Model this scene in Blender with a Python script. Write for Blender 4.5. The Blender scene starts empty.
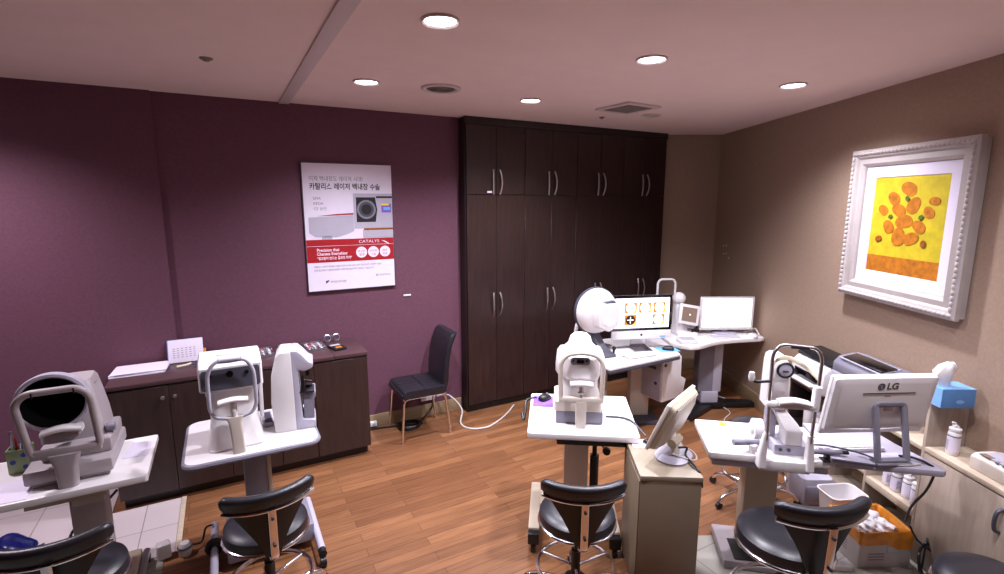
import bpy, bmesh, math, random
from mathutils import Matrix, Vector
random.seed(7)
sc = bpy.context.scene
COL = sc.collection
PI = math.pi
R = math.radians

# ------------------------------------------------------------------ materials
def lin(c):
    return tuple(((x/255)/12.92 if x/255 <= 0.04045 else ((x/255+0.055)/1.055)**2.4) for x in c)

def mat(name, rgb, rough=0.5, metal=0.0, var=0.06, scale=14.0, bump=0.0, bscale=220.0, coat=0.0, spec=0.5, stretch=None):
    m = bpy.data.materials.new(name); m.use_nodes = True
    nt = m.node_tree; b = nt.nodes['Principled BSDF']
    c = lin(rgb)
    tc = nt.nodes.new('ShaderNodeTexCoord')
    mp = nt.nodes.new('ShaderNodeMapping'); nt.links.new(tc.outputs['Object'], mp.inputs[0])
    if stretch: mp.inputs['Scale'].default_value = stretch
    nz = nt.nodes.new('ShaderNodeTexNoise'); nz.inputs['Scale'].default_value = scale; nz.inputs['Detail'].default_value = 4
    nt.links.new(mp.outputs[0], nz.inputs['Vector'])
    rp = nt.nodes.new('ShaderNodeValToRGB')
    rp.color_ramp.elements[0].position = .3; rp.color_ramp.elements[1].position = .7
    rp.color_ramp.elements[0].color = (*[x*(1-var) for x in c], 1)
    rp.color_ramp.elements[1].color = (*[min(1, x*(1+var)) for x in c], 1)
    nt.links.new(nz.outputs['Fac'], rp.inputs[0]); nt.links.new(rp.outputs[0], b.inputs['Base Color'])
    b.inputs['Roughness'].default_value = rough; b.inputs['Metallic'].default_value = metal
    b.inputs['Coat Weight'].default_value = coat; b.inputs['Specular IOR Level'].default_value = spec
    if bump:
        n2 = nt.nodes.new('ShaderNodeTexNoise'); n2.inputs['Scale'].default_value = bscale; n2.inputs['Detail'].default_value = 3
        nt.links.new(tc.outputs['Object'], n2.inputs['Vector'])
        bp = nt.nodes.new('ShaderNodeBump'); bp.inputs['Strength'].default_value = bump; bp.inputs['Distance'].default_value = .002
        nt.links.new(n2.outputs['Fac'], bp.inputs['Height']); nt.links.new(bp.outputs[0], b.inputs['Normal'])
    return m

def emit(name, rgb, strength):
    m = mat(name, rgb, .3, var=.02)
    b = m.node_tree.nodes['Principled BSDF']
    b.inputs['Emission Color'].default_value = (*lin(rgb), 1)
    b.inputs['Emission Strength'].default_value = strength
    b.inputs['Base Color'].default_value = (*lin(rgb), 1)
    return m

def floor_mat():
    m = bpy.data.materials.new('laminate_planks'); m.use_nodes = True
    nt = m.node_tree; b = nt.nodes['Principled BSDF']; L = nt.links.new
    tc = nt.nodes.new('ShaderNodeTexCoord')
    br = nt.nodes.new('ShaderNodeTexBrick'); L(tc.outputs['Object'], br.inputs['Vector'])
    br.offset = .37; br.offset_frequency = 2
    br.inputs['Scale'].default_value = 1; br.inputs['Brick Width'].default_value = .95; br.inputs['Row Height'].default_value = .075
    br.inputs['Mortar Size'].default_value = .0016; br.inputs['Mortar Smooth'].default_value = .1; br.inputs['Bias'].default_value = 0
    br.inputs['Color1'].default_value = (*lin((152, 105, 70)), 1); br.inputs['Color2'].default_value = (*lin((120, 79, 51)), 1)
    br.inputs['Mortar'].default_value = (*lin((84, 50, 36)), 1)
    mp = nt.nodes.new('ShaderNodeMapping'); mp.inputs['Scale'].default_value = (1.3, 26, 1); L(tc.outputs['Object'], mp.inputs[0])
    nz = nt.nodes.new('ShaderNodeTexNoise'); nz.inputs['Scale'].default_value = 2.6; nz.inputs['Detail'].default_value = 7; nz.inputs['Roughness'].default_value = .65
    L(mp.outputs[0], nz.inputs['Vector'])
    rp = nt.nodes.new('ShaderNodeValToRGB'); rp.color_ramp.elements[0].position = .32; rp.color_ramp.elements[1].position = .62
    rp.color_ramp.elements[0].color = (.50, .46, .43, 1); rp.color_ramp.elements[1].color = (1, 1, 1, 1)
    L(nz.outputs['Fac'], rp.inputs[0])
    mx = nt.nodes.new('ShaderNodeMix'); mx.data_type = 'RGBA'; mx.blend_type = 'MULTIPLY'; mx.inputs[0].default_value = .85
    L(br.outputs['Color'], mx.inputs[6]); L(rp.outputs[0], mx.inputs[7]); L(mx.outputs[2], b.inputs['Base Color'])
    b.inputs['Roughness'].default_value = .38
    return m

def tile_mat(name, rgb, w, h, grout):
    m = bpy.data.materials.new(name); m.use_nodes = True
    nt = m.node_tree; b = nt.nodes['Principled BSDF']; L = nt.links.new
    tc = nt.nodes.new('ShaderNodeTexCoord')
    br = nt.nodes.new('ShaderNodeTexBrick'); L(tc.outputs['Object'], br.inputs['Vector']); br.offset = 0
    c = lin(rgb)
    for k, s in (('Color1', 1.04), ('Color2', .96)): br.inputs[k].default_value = (*[x*s for x in c], 1)
    br.inputs['Mortar'].default_value = (*lin(grout), 1)
    br.inputs['Scale'].default_value = 1; br.inputs['Brick Width'].default_value = w; br.inputs['Row Height'].default_value = h
    br.inputs['Mortar Size'].default_value = .003
    L(br.outputs['Color'], b.inputs['Base Color']); b.inputs['Roughness'].default_value = .35
    return m

def wood(name, rgb, rough=.4, var=.25, stretch=(9, 9, .8), scale=6):
    return mat(name, rgb, rough, var=var, scale=scale, stretch=stretch, bump=.05, bscale=90)

M = {}
M['floor'] = floor_mat()
M['tile_pale'] = tile_mat('pale_floor_tile', (196, 184, 186), .60, .60, (140, 128, 128))
M['tile_grey'] = tile_mat('grey_floor_tile', (150, 146, 138), .45, .45, (110, 104, 98))
M['purple'] = mat('purple_wallpaper', (100, 61, 79), .75, var=.10, scale=60, bump=.25, bscale=160)
M['brown'] = mat('taupe_wallpaper', (158, 134, 116), .75, var=.08, scale=60, bump=.25, bscale=160)
M['ceil'] = mat('ceiling_paint', (236, 212, 207), .8, var=.02, scale=5)
M['ceil_trim'] = mat('ceiling_strip_paint', (206, 190, 190), .6, var=.02)
M['skirt'] = wood('skirting_oak', (150, 128, 100), .5, .10, (1, 9, 9))
M['dark'] = wood('dark_wenge', (48, 31, 30), .33, .3)
M['dark_edge'] = wood('dark_wenge_side', (36, 24, 24), .45, .2)
M['dark_top'] = wood('dark_walnut_top', (74, 50, 54), .45, .2, (.8, 9, 9))
M['cab'] = wood('dark_cabinet_door', (52, 36, 34), .4, .25)
M['chrome'] = mat('chrome', (232, 230, 234), .16, 1, .03)
M['steel'] = mat('brushed_steel', (196, 194, 198), .3, 1, .05)
M['leather'] = mat('black_leatherette', (30, 29, 36), .36, var=.12, bump=.2, bscale=120)
M['blackp'] = mat('black_plastic', (22, 21, 24), .4, var=.1)
M['glassblk'] = mat('black_glass', (12, 12, 16), .08, var=.05, coat=.5)
M['bowl'] = mat('matt_black_bowl', (6, 6, 7), .8, var=.1, spec=.1)
M['white'] = mat('white_plastic', (226, 222, 224), .38, var=.02)
M['white2'] = mat('white_laminate', (232, 228, 230), .3, var=.02)
M['cream'] = mat('cream_plastic', (208, 198, 188), .42, var=.03)
M['mauve'] = mat('mauve_grey_plastic', (166, 156, 160), .45, var=.03)
M['cream2'] = mat('warm_grey_plastic', (178, 166, 160), .45, var=.03)
M['greyp'] = mat('grey_plastic', (128, 126, 140), .42, var=.04)
M['lav'] = mat('pale_grey_plastic', (176, 172, 188), .4, var=.03)
M['dgrey'] = mat('dark_grey_plastic', (70, 70, 82), .45, var=.05)
M['khaki'] = mat('khaki_laminate', (124, 110, 92), .5, var=.05)
M['khaki_top'] = mat('khaki_laminate_top', (150, 138, 120), .42, var=.04)
M['beige'] = mat('beige_metal', (182, 168, 150), .45, var=.03)
M['ash'] = wood('pale_ash', (172, 156, 142), .5, .10, (7, 7, .8))
M['ash_top'] = wood('pale_ash_top', (192, 176, 156), .5, .08, (.8, 7, 7))
M['paper'] = mat('paper', (224, 216, 234), .8, var=.02)
M['ink'] = mat('grey_ink', (120, 112, 124), .8)
M['black_ink'] = mat('black_ink', (28, 24, 30), .7)
M['red'] = mat('red_print', (160, 16, 28), .5, var=.03)
M['purplepad'] = mat('purple_pad', (122, 82, 190), .6, var=.2, scale=60)
M['bluepad'] = mat('blue_pad', (104, 172, 226), .6, var=.06)
M['bluebox'] = mat('blue_card', (128, 178, 226), .55, var=.08)
M['bluebox2'] = mat('deep_blue_card', (84, 136, 194), .55, var=.08)
M['tissue'] = mat('tissue', (238, 234, 238), .9, var=.03)
M['orange'] = mat('orange_bag', (214, 134, 38), .35, var=.2, scale=20, bump=.3, bscale=30)
M['card'] = mat('white_carton', (196, 186, 184), .75, var=.04)
M['navybag'] = mat('navy_plastic_bag', (20, 26, 92), .3, var=.4, scale=40, bump=.6, bscale=40)
M['yellow'] = mat('yellow_sticker', (240, 214, 52), .5)
M['redp'] = mat('red_plastic', (196, 34, 40), .4)
M['green'] = mat('pale_green_card', (142, 164, 120), .6)
M['bluedot'] = mat('blue_ink', (40, 60, 150), .5)
M['frame'] = mat('white_picture_frame', (180, 171, 169), .45, var=.05)
M['canvas'] = mat('yellow_canvas', (196, 176, 30), .6, var=.14, scale=18, bump=.4, bscale=60)
M['ochre'] = mat('orange_paint', (178, 106, 14), .6, var=.3, scale=30, bump=.4, bscale=60)
M['ochre2'] = mat('brown_orange_paint', (140, 74, 12), .6, var=.3, scale=40, bump=.4, bscale=60)
M['olive'] = mat('olive_paint', (84, 100, 30), .6, var=.3, scale=40)
M['lampon'] = emit('lamp_diffuser_lit', (250, 246, 255), 14)
M['lampoff'] = mat('lamp_diffuser_unlit', (150, 142, 150), .4)
M['screen_white'] = emit('white_screen', (252, 248, 255), 1.15)
M['scr_orange'] = emit('screen_orange', (206, 110, 20), .8)
M['scr_yellow'] = emit('screen_yellow', (244, 208, 40), .9)
M['scr_dark'] = emit('screen_dark', (40, 30, 26), .5)
M['scr_blue'] = emit('screen_blue', (110, 160, 236), .7)
M['taupe_scr'] = mat('unlit_display', (132, 112, 98), .35)
M['slot'] = mat('vent_slot', (120, 108, 104), .6)
M['lens'] = mat('lens_glass', (190, 194, 210), .1, .6, .1)
M['cable_w'] = mat('white_cable', (200, 192, 186), .5)
M['strapm'] = mat('cream_strap', (226, 216, 190), .5)

# ------------------------------------------------------------------ mesh building
class B:
    def __init__(s): s.bm = bmesh.new()
    def _add(s, t, X=None):
        if X is not None: bmesh.ops.transform(t, matrix=X, verts=t.verts)
        me = bpy.data.meshes.new('tmp'); t.to_mesh(me); t.free(); s.bm.from_mesh(me); bpy.data.meshes.remove(me); return s
    def box(s, c, d, bev=0.0, X=None, seg=2, rz=0, rx=0, ry=0):
        t = bmesh.new(); bmesh.ops.create_cube(t, size=1)
        bmesh.ops.scale(t, vec=d, verts=t.verts)
        if bev: bmesh.ops.bevel(t, geom=list(t.edges), offset=min(bev, min(d)*.49), segments=seg, affect='EDGES', profile=.5)
        Y = Matrix.Translation(c) @ Matrix.Rotation(rz, 4, 'Z') @ Matrix.Rotation(ry, 4, 'Y') @ Matrix.Rotation(rx, 4, 'X')
        return s._add(t, X @ Y if X is not None else Y)
    def cyl(s, a, b, r, r2=None, n=20):
        a, b = Vector(a), Vector(b); d = b-a
        t = bmesh.new(); bmesh.ops.create_cone(t, cap_ends=True, segments=n, radius1=r, radius2=r if r2 is None else r2, depth=d.length)
        return s._add(t, Matrix.Translation((a+b)/2) @ d.to_track_quat('Z', 'Y').to_matrix().to_4x4())
    def loft(s, secs, closed=False, caps=True, X=None):
        t = bmesh.new(); rings = [[t.verts.new(p) for p in q] for q in secs]; n = len(rings[0])
        for i in range(len(rings) if closed else len(rings)-1):
            a, b = rings[i], rings[(i+1) % len(rings)]
            for k in range(n): t.faces.new((a[k], a[(k+1) % n], b[(k+1) % n], b[k]))
        if caps and not closed:
            t.faces.new(rings[0][::-1]); t.faces.new(rings[-1])
        bmesh.ops.recalc_face_normals(t, faces=t.faces)
        return s._add(t, X)
    def stack(s, lv, X=None, n=5):   # (z, cx, cy, w, d, r)
        return s.loft([[(p[0]+cx, p[1]+cy, z) for p in rrect(w, d, r, n)] for z, cx, cy, w, d, r in lv], X=X)
    def lathe(s, prof, c=(0, 0, 0), n=32, X=None, closed=None):
        if closed is None: closed = prof[0][0] > 1e-3 and prof[-1][0] > 1e-3
        secs = []
        for r, z in prof: secs.append([(c[0]+max(r, 1e-4)*math.cos(2*PI*k/n), c[1]+max(r, 1e-4)*math.sin(2*PI*k/n), c[2]+z) for k in range(n)])
        return s.loft(secs, closed, X=X)
    def tube(s, pts, r, n=10, closed=False, smooth=0, flat=1.0):
        pts = [Vector(p) for p in pts]
        if smooth: pts = spline(pts, smooth, closed)
        N = len(pts); secs = []; up = None
        for i in range(N):
            if closed: t = pts[(i+1) % N]-pts[i-1]
            else: t = pts[min(i+1, N-1)]-pts[max(i-1, 0)]
            t.normalize()
            if up is None:
                up = Vector((0, 0, 1)) if abs(t.z) < .9 else Vector((0, 1, 0))
            u = up - t*up.dot(t)
            if u.length < 1e-4: u = t.orthogonal()
            u.normalize(); v = t.cross(u); up = u
            rr = r[i*(len(r)-1)//max(1, N-1)] if isinstance(r, (list, tuple)) else r
            secs.append([pts[i]+u*rr*flat*math.cos(2*PI*k/n)+v*rr*math.sin(2*PI*k/n) for k in range(n)])
        return s.loft(secs, closed)
    def sweep(s, frames, sec):  # frames: (origin, ux, uy), sec 2d
        return s.loft([[o+ux*p[0]+uy*p[1] for p in sec] for o, ux, uy in frames])
    def prism(s, poly, h0, h1, X=None, bev=0, seg=2):
        t = bmesh.new(); a = [t.verts.new((x, y, h0)) for x, y in poly]; b = [t.verts.new((x, y, h1)) for x, y in poly]; n = len(poly)
        t.faces.new(a[::-1]); t.faces.new(b)
        for k in range(n): t.faces.new((a[k], a[(k+1) % n], b[(k+1) % n], b[k]))
        bmesh.ops.recalc_face_normals(t, faces=t.faces)
        if bev: bmesh.ops.bevel(t, geom=list(t.edges), offset=bev, segments=seg, affect='EDGES', profile=.5)
        return s._add(t, X)
    def ball(s, c, r, n=20, X=None):
        t = bmesh.new(); bmesh.ops.create_uvsphere(t, u_segments=n, v_segments=n//2+2, radius=1)
        rr = r if isinstance(r, (tuple, list)) else (r, r, r)
        Y = Matrix.Translation(c) @ Matrix.Diagonal((*rr, 1))
        return s._add(t, X @ Y if X is not None else Y)
    def torus(s, c, R_, r, n=40, m=8, X=None):
        secs = [[((R_+r*math.cos(2*PI*j/m))*math.cos(2*PI*i/n)+c[0], (R_+r*math.cos(2*PI*j/m))*math.sin(2*PI*i/n)+c[1], r*math.sin(2*PI*j/m)+c[2]) for j in range(m)] for i in range(n)]
        return s.loft(secs, True, X=X)

def rrect(w, d, r, n=5):
    r = min(r, w/2-1e-4, d/2-1e-4); out = []
    for cx, cy, a0 in ((w/2-r, d/2-r, 0), (-w/2+r, d/2-r, 90), (-w/2+r, -d/2+r, 180), (w/2-r, -d/2+r, 270)):
        for k in range(n+1):
            a = R(a0+90*k/n); out.append((cx+r*math.cos(a), cy+r*math.sin(a)))
    return out

def spline(p, k, closed=False):
    out = []; N = len(p); rng = range(N) if closed else range(N-1)
    for i in rng:
        if closed: a, b, c, d = p[i-1], p[i], p[(i+1) % N], p[(i+2) % N]
        else: a, b, c, d = p[max(i-1, 0)], p[i], p[i+1], p[min(i+2, N-1)]
        for j in range(k):
            t = j/k
            out.append(.5*((2*b)+(c-a)*t+(2*a-5*b+4*c-d)*t*t+(-a+3*b-3*c+d)*t**3))
    if not closed: out.append(p[-1])
    return out

def round_path(pts, r, k=5, closed=False):
    """polyline with filleted corners"""
    pts = [Vector(p) for p in pts]; out = []; N = len(pts)
    for i in range(N):
        if not closed and i in (0, N-1): out.append(pts[i]); continue
        a, b, c = pts[i-1], pts[i], pts[(i+1) % N]
        u = (a-b); v = (c-b); rr = min(r, u.length*.49, v.length*.49); u.normalize(); v.normalize()
        p0, p1 = b+u*rr, b+v*rr
        for j in range(k+1):
            t = j/k; out.append(p0*(1-t)**2+b*2*t*(1-t)+p1*t*t)
    return out

def obj(name, b, m, parent=None, label=None, ang=38, solid=0):
    me = bpy.data.meshes.new(name); b.bm.normal_update(); b.bm.to_mesh(me); b.bm.free()
    for ms in (m if isinstance(m, list) else [m]): me.materials.append(ms)
    me.polygons.foreach_set('use_smooth', [True]*len(me.polygons))
    me.set_sharp_from_angle(angle=R(ang))
    o = bpy.data.objects.new(name, me); COL.objects.link(o)
    if parent: o.parent = parent
    if label: o['label'] = label
    return o

def thing(name, label, cat, loc=(0, 0, 0), rz=0.0, group=None):
    o = bpy.data.objects.new(name, None); COL.objects.link(o); o.empty_display_size = .05
    o.location = loc; o.rotation_euler = (0, 0, rz)
    o['label'] = label; o['category'] = cat
    if group: o['group'] = group
    return o

def tag(o, label, cat, group=None, loc=None, rz=None):
    o['label'] = label; o['category'] = cat
    if group: o['group'] = group
    if loc is not None: o.location = loc
    if rz is not None: o.rotation_euler = (0, 0, rz)
    return o

def struct(name, b, m):
    o = obj(name, b, m); o['kind'] = 'structure'; return o

def dup(root, loc, rz, label=None, group=None):
    r = root.copy(); COL.objects.link(r); r.location = loc; r.rotation_euler = (0, 0, rz)
    if label: r['label'] = label
    if group: r['group'] = group
    for ch in list(root.children):
        c = ch.copy(); COL.objects.link(c); c.parent = r
        for g in ch.children:
            d = g.copy(); COL.objects.link(d); d.parent = c
    return r

def text(name, body, size, m, parent, X, ext=.0004, align='LEFT', bold=0.0, sx=1.0, label=None):
    c = bpy.data.curves.new('txt', 'FONT'); c.body = body; c.size = size; c.align_x = align; c.extrude = ext; c.offset = bold
    t = bpy.data.objects.new('txt', c); COL.objects.link(t)
    dg = bpy.context.evaluated_depsgraph_get()
    me = bpy.data.meshes.new_from_object(t.evaluated_get(dg)); bpy.data.objects.remove(t); bpy.data.curves.remove(c)
    me.transform(X @ Matrix.Diagonal((sx, 1, 1, 1))); me.materials.clear(); me.materials.append(m)
    o = bpy.data.objects.new(name, me); COL.objects.link(o); o.parent = parent
    if label: o['label'] = label
    return o

RXF = Matrix.Rotation(PI/2, 4, 'X')     # lay a flat XY shape upright, facing -Y
def T(x, y, z): return Matrix.Translation((x, y, z))
def RZ(a): return Matrix.Rotation(a, 4, 'Z')
def RX(a): return Matrix.Rotation(a, 4, 'X')
def RY(a): return Matrix.Rotation(a, 4, 'Y')

# ------------------------------------------------------------------ the room
H = 2.81
WA = R(62.34); WD = Vector((math.cos(WA), math.sin(WA), 0)); WN = Vector((-math.sin(WA), math.cos(WA), 0))  # right wall: direction, normal into the room
WC = Vector((5.134, 4.062, 0))                                            # corner of right and back wall
RW = R(62.34-90)
def wallpt(t, off=0, z=0): p = WC + WD*t + WN*off; return (p.x, p.y, z)

struct('floor', B().box((1.2, .9, -.03), (9.2, 8.2, .06)), M['floor'])
struct('ceiling', B().box((1.2, .9, H+.04), (9.2, 8.2, .08)), M['ceil'])
b = B(); b.box((.80, 4.46, H/2), (2.34, .10, H)); b.box((-1.885, 4.43, H/2), (3.03, .10, H))
struct('wall_left', b, M['purple'])
b = B(); c = wallpt(-4.6, -.05, H/2); b.box(c, (9.2, .1, H), rz=WA); struct('wall_right', b, M['brown'])
b = B(); c = WC - Vector((math.cos(RW), math.sin(RW), 0))*.33 + WD*.05; b.box((c.x, c.y, H/2), (.66, .1, H), rz=RW); struct('wall_back', b, M['brown'])
struct('wall_front', B().box((-.6, -3.05, H/2), (6, .1, H)), M['brown'])
struct('wall_side', B().box((-3.3, .7, H/2), (.1, 7.5, H)), M['purple'])
struct('baseboard_left', B().box((1.46, 4.401, .06), (.985, .016, .12), .003), M['skirt'])
b = B(); c = wallpt(-3.6, .007, .075); b.box(c, (7.1, .014, .15), .003, rz=WA); struct('baseboard_right', b, M['skirt'])
b = B(); c = WC - Vector((math.cos(RW), math.sin(RW), 0))*.31 - WD*.007; b.box((c.x, c.y, .075), (.54, .014, .15), .003, rz=RW); struct('baseboard_back', b, M['skirt'])
struct('trim_1', B().box((.49, .9, H-.006), (.075, 7.0, .012), .002), M['ceil_trim'])
struct('floor_tile', B().box((-1.80, 3.605, .003), (2.79, .64, .006)).box((-2.0, 4.15, .003), (2.40, .45, .006)), M['tile_pale'])
struct('trim_2', B().box((-.388, 3.605, .005), (.03, .64, .010), .002), M['ash_top'])
struct('trim_3', B().box((-1.83, 1.9, .003), (2.75, 2.76, .006)), M['tile_grey'])
d = Vector((math.cos(RW), math.sin(RW), 0)); p0 = Vector((2.24, 1.995, 0))
pl = [p0, p0+d*1.42, p0+d*1.42-WD*1.5, p0-WD*1.5]
struct('trim_4', B().prism([(p.x, p.y) for p in pl], 0, .006), M['tile_grey'])

# ------------------------------------------------------------------ ceiling fittings
def downlight(x, y, label, on=True):
    t = thing('ceiling_light', label, 'ceiling light', (x, y, H), 0, 'recessed downlights')
    obj('trim_ring', B().lathe([(.083, 0), (.085, -.008), (.078, -.012), (.068, -.006), (.066, 0)]), M['ceil_trim'], t)
    obj('diffuser', B().lathe([(.0, -.004), (.067, -.004), (.067, 0), (0, 0)]), M['lampon'] if on else M['lampoff'], t)
    return t
def lamp(x, y, e, size=138, blend=1.0, col=(.92, .895, 1.0)):
    l = bpy.data.lights.new('downlight_beam', 'SPOT'); l.energy = e; l.spot_size = R(size); l.spot_blend = blend; l.shadow_soft_size = .06; l.color = col
    o = bpy.data.objects.new('downlight_beam', l); COL.objects.link(o); o.location = (x, y, H-.03)
LE = 165
downlight(.88, 2.14, 'lit downlight nearest the camera, largest on the ceiling')
downlight(.88, 3.40, 'lit downlight closest to the pale ceiling strip, above the poster')
downlight(2.12, 3.40, 'lit downlight directly in front of the tall dark wardrobe')
downlight(2.10, 2.14, 'lit downlight in the middle of the ceiling, above the centre desks')
downlight(3.37, 2.14, 'lit downlight nearest the right wall and the framed painting')
downlight(3.42, 3.46, 'small unlit downlight beside the square ceiling vent', False)
for x, y in ((.88, 2.14), (.88, 3.40), (2.12, 3.40), (2.10, 2.14), (3.37, 2.14)): lamp(x, y, LE)
downlight(2.11, .88, 'lit downlight in the ceiling beyond the top edge of the photo'); lamp(2.11, .88, LE*.6)
downlight(-1.45, 3.62, 'lit downlight beside the far left part of the purple wall'); lamp(-1.45, 3.62, LE*.8, col=(1, .9, 1))
downlight(2.86, .62, 'lit downlight in the ceiling beside the framed painting'); lamp(2.86, .62, LE*.2)

t = thing('ceiling_speaker', 'round white grille in the ceiling in front of the wardrobe', 'speaker', (1.371, 3.349, H))
obj('rim', B().lathe([(.135, 0), (.135, -.010), (.118, -.016), (.10, -.010), (.10, 0)]), M['ceil_trim'], t)
b = B()
for r in (.02, .04, .06, .08): b.torus((0, 0, -.010), r, .005, 28, 6)
b.lathe([(0, -.006), (.10, -.006), (.10, 0), (0, 0)]); obj('grille', b, M['slot'], t)

t = thing('ceiling_vent', 'square slatted air vent in the ceiling near the wardrobe', 'air vent', (2.977, 3.277, H), R(4))
b = B()
for x in (-.165, .165): b.box((x, 0, -.008), (.045, .375, .016), .003)
for y in (-.165, .165): b.box((0, y, -.008), (.285, .045, .016), .003)
obj('frame', b, M['ceil_trim'], t)
b = B()
for k in range(9): b.box((0, -.128+.032*k, -.008), (.285, .004, .02), rx=R(35))
b.box((0, 0, -.001), (.285, .285, .002)); obj('louvre', b, M['slot'], t)

b = B().lathe([(0, 0), (.034, 0), (.032, -.006), (.020, -.010), (.015, -.016), (0, -.018)])
tag(obj('ceiling_sprinkler', b, M['slot']), 'small round fire sprinkler in the ceiling above the left table', 'sprinkler', loc=(-.006, 3.281, H))
b = B().lathe([(0, 0), (.028, 0), (.026, -.006), (.014, -.010), (.012, -.018), (0, -.018)])
tag(obj('ceiling_sprinkler', b, M['slot']), 'tiny fire sprinkler in the ceiling just in front of the wardrobe', 'sprinkler', loc=(3.102, 3.75, H))

# ------------------------------------------------------------------ built-in wardrobe
WX0, WX1, WY = 1.968, 4.489, 4.268
t = thing('wardrobe', 'tall dark brown built-in wardrobe with eight columns of doors', 'wardrobe', ((WX0+WX1)/2, WY, 0))
L0 = -(WX1-WX0)/2; dw = (WX1-WX0-.02)/8
b = B(); b.box((0, .31, H/2-.002), (WX1-WX0-.004, .58, H-.006)); obj('carcass', b, M['dark_edge'], t)
obj('plinth', B().box((0, .028, .035), (WX1-WX0-.01, .02, .07)), M['blackp'], t)
obj('cornice', B().box((0, .01, H-.035), (WX1-WX0, .03, .066), .002), M['dark_edge'], t)
for k in range(8):
    x = L0+.01+dw*(k+.5)
    for z0, z1, hz in ((.075, 2.112, 1.062), (2.118, H-.072, 2.232)):
        dr = obj('door', B().box((0, 0, 0), (dw-.004, .02, z1-z0), .0015, seg=1), M['dark'], t); dr.location = (x, .008, (z0+z1)/2)
        s = 1 if k % 2 == 0 else -1; hx = s*(dw/2-.034); zz = hz-(z0+z1)/2
        p = [(hx+s*.012*(1-(2*q/8-1)**2)*-1, -.012-.026*(1-(2*q/8-1)**2), zz-.115+.23*q/8) for q in range(9)]
        obj('handle', B().tube(p, .0085, 8, flat=.7), M['steel'], dr)
b = B().box((0, 0, 0), (.05, .003, .018), .001)
tag(obj('door_sticker', b, M['paper']), 'tiny white sticker on the upper left wardrobe door', 'sticker', loc=(2.215, 4.2635, 2.14))

# ------------------------------------------------------------------ poster
PX, PZ, PW, PH = .95, 1.835, .742, 1.06
t = thing('poster_board', 'white Korean eye surgery poster with red band on purple wall', 'poster', (PX, 4.408, PZ))
obj('board', B().box((0, -.012, 0), (PW, .022, PH), .002), M['dgrey'], t)
obj('sheet', B().box((0, -.0245, 0), (PW-.014, .003, PH-.014)), M['paper'], t)
FY = -.0265
def PT(x, z, d=0): return T(x, FY-d, z) @ RXF           # x,z from the poster's centre
text('headline', '이제 백내장도 레이저 시대!', .046, M['ink'], t, PT(-.315, .385), sx=.84)
text('title', '카탈리스 레이저 백내장 수술', .058, M['black_ink'], t, PT(-.315, .318), bold=.0012, sx=.84)
for k, s in enumerate(('EMA', 'KFDA', 'CE 승인')): text('approval_line', s, .031, M['ink'], t, PT(-.29, .232-.042*k))
def flat(name, pts, m, d=0): return obj(name, B().prism(pts, 0, .001, PT(0, 0, d)), m, t)
def circ(x, z, r, n=28, rz=None): return [(x+r*math.cos(2*PI*k/n), z+(rz or r)*math.sin(2*PI*k/n)) for k in range(n)]
w = PW/2-.008
flat('red_band', [(-w, -.285), (w, -.285), (w, -.095), (-w, -.095)], M['red'])
obj('band_rule', B().prism([(-w, -.1505), (w, -.1505), (w, -.148), (-w, -.148)], 0, .0012, PT(0, 0, .001)), M['paper'], t)
text('brand_word', 'CATALYS', .034, M['paper'], t, PT(.06, -.132, .001), sx=1.25)
flat('swoosh', [(.255, -.115), (.31, -.145), (.33, -.148), (.29, -.122)], M['paper'], .001)
text('slogan', 'Precision that', .036, M['paper'], t, PT(-.285, -.194, .001), bold=.0006, sx=.9)
text('slogan', 'Changes Everything', .036, M['paper'], t, PT(-.285, -.226, .001), bold=.0006, sx=.86)
text('slogan', '"정교함이 만드는 결과의 차이"', .028, M['paper'], t, PT(-.285, -.262, .001), bold=.0006, sx=.8)
for k, s in enumerate((('정교한', '절개'), ('안전한', '수술'), ('빠른', '회복'))):
    x = .081+.102*k; o = flat('badge', circ(x, -.213, .047), M['paper'], .001)
    for j in range(2): text('badge_text', s[j], .024, M['red'], t, PT(x, -.212-.03*j, .002), align='CENTER')
for k, s in enumerate(('카탈리스 레이저 백내장 수술은 미국 FDA와 유럽 CE의 승인을 받은 안전한 수술로', '각막 절개부터 수정체 분쇄까지 레이저로 정교하게 진행되는 수술입니다')):
    text('small_print', s, .0195, M['ink'], t, PT(-.315, -.328-.03*k), sx=.86)
text('clinic_name', '아이안과의원', .024, M['ink'], t, PT(-.19, -.462)); flat('clinic_mark', [(-.225, -.466), (-.205, -.45), (-.197, -.436), (-.228, -.442)], M['dgrey'])
text('maker_name', 'OptiMedica', .022, M['ink'], t, PT(.225, -.425)); flat('maker_mark', circ(.207, -.419, .012), M['lav'])
# pictured laser machine
flat('pictured_machine', [(-.335, .088), (-.335, -.04), (-.29, -.072), (-.12, -.080), (-.03, -.055), (.028, -.03), (.028, .104)], M['lav'])
flat('pictured_machine', [(-.235, -.07), (-.16, -.07), (-.155, -.094), (-.24, -.094)], M['lav'])
flat('pictured_stripe', [(-.27, .098), (.028, .108), (.028, .122), (-.12, .114)], M['red'], .001)
flat('pictured_console', [(.03, .284), (w, .284), (w, -.01), (.03, -.01)], M['lav'])
flat('pictured_screen', [(.053, .252), (.215, .252), (.231, .15), (.215, .044), (.053, .044)], M['black_ink'], .001)
flat('pictured_iris', circ(.138, .150, .080), M['greyp'], .002); flat('pictured_iris', circ(.138, .150, .064), M['dgrey'], .003); flat('pictured_iris', circ(.138, .150, .044), M['black_ink'], .004)
flat('pictured_bar', [(.225, .262), (w, .262), (w, .246), (.225, .246)], M['black_ink'], .001)
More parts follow.
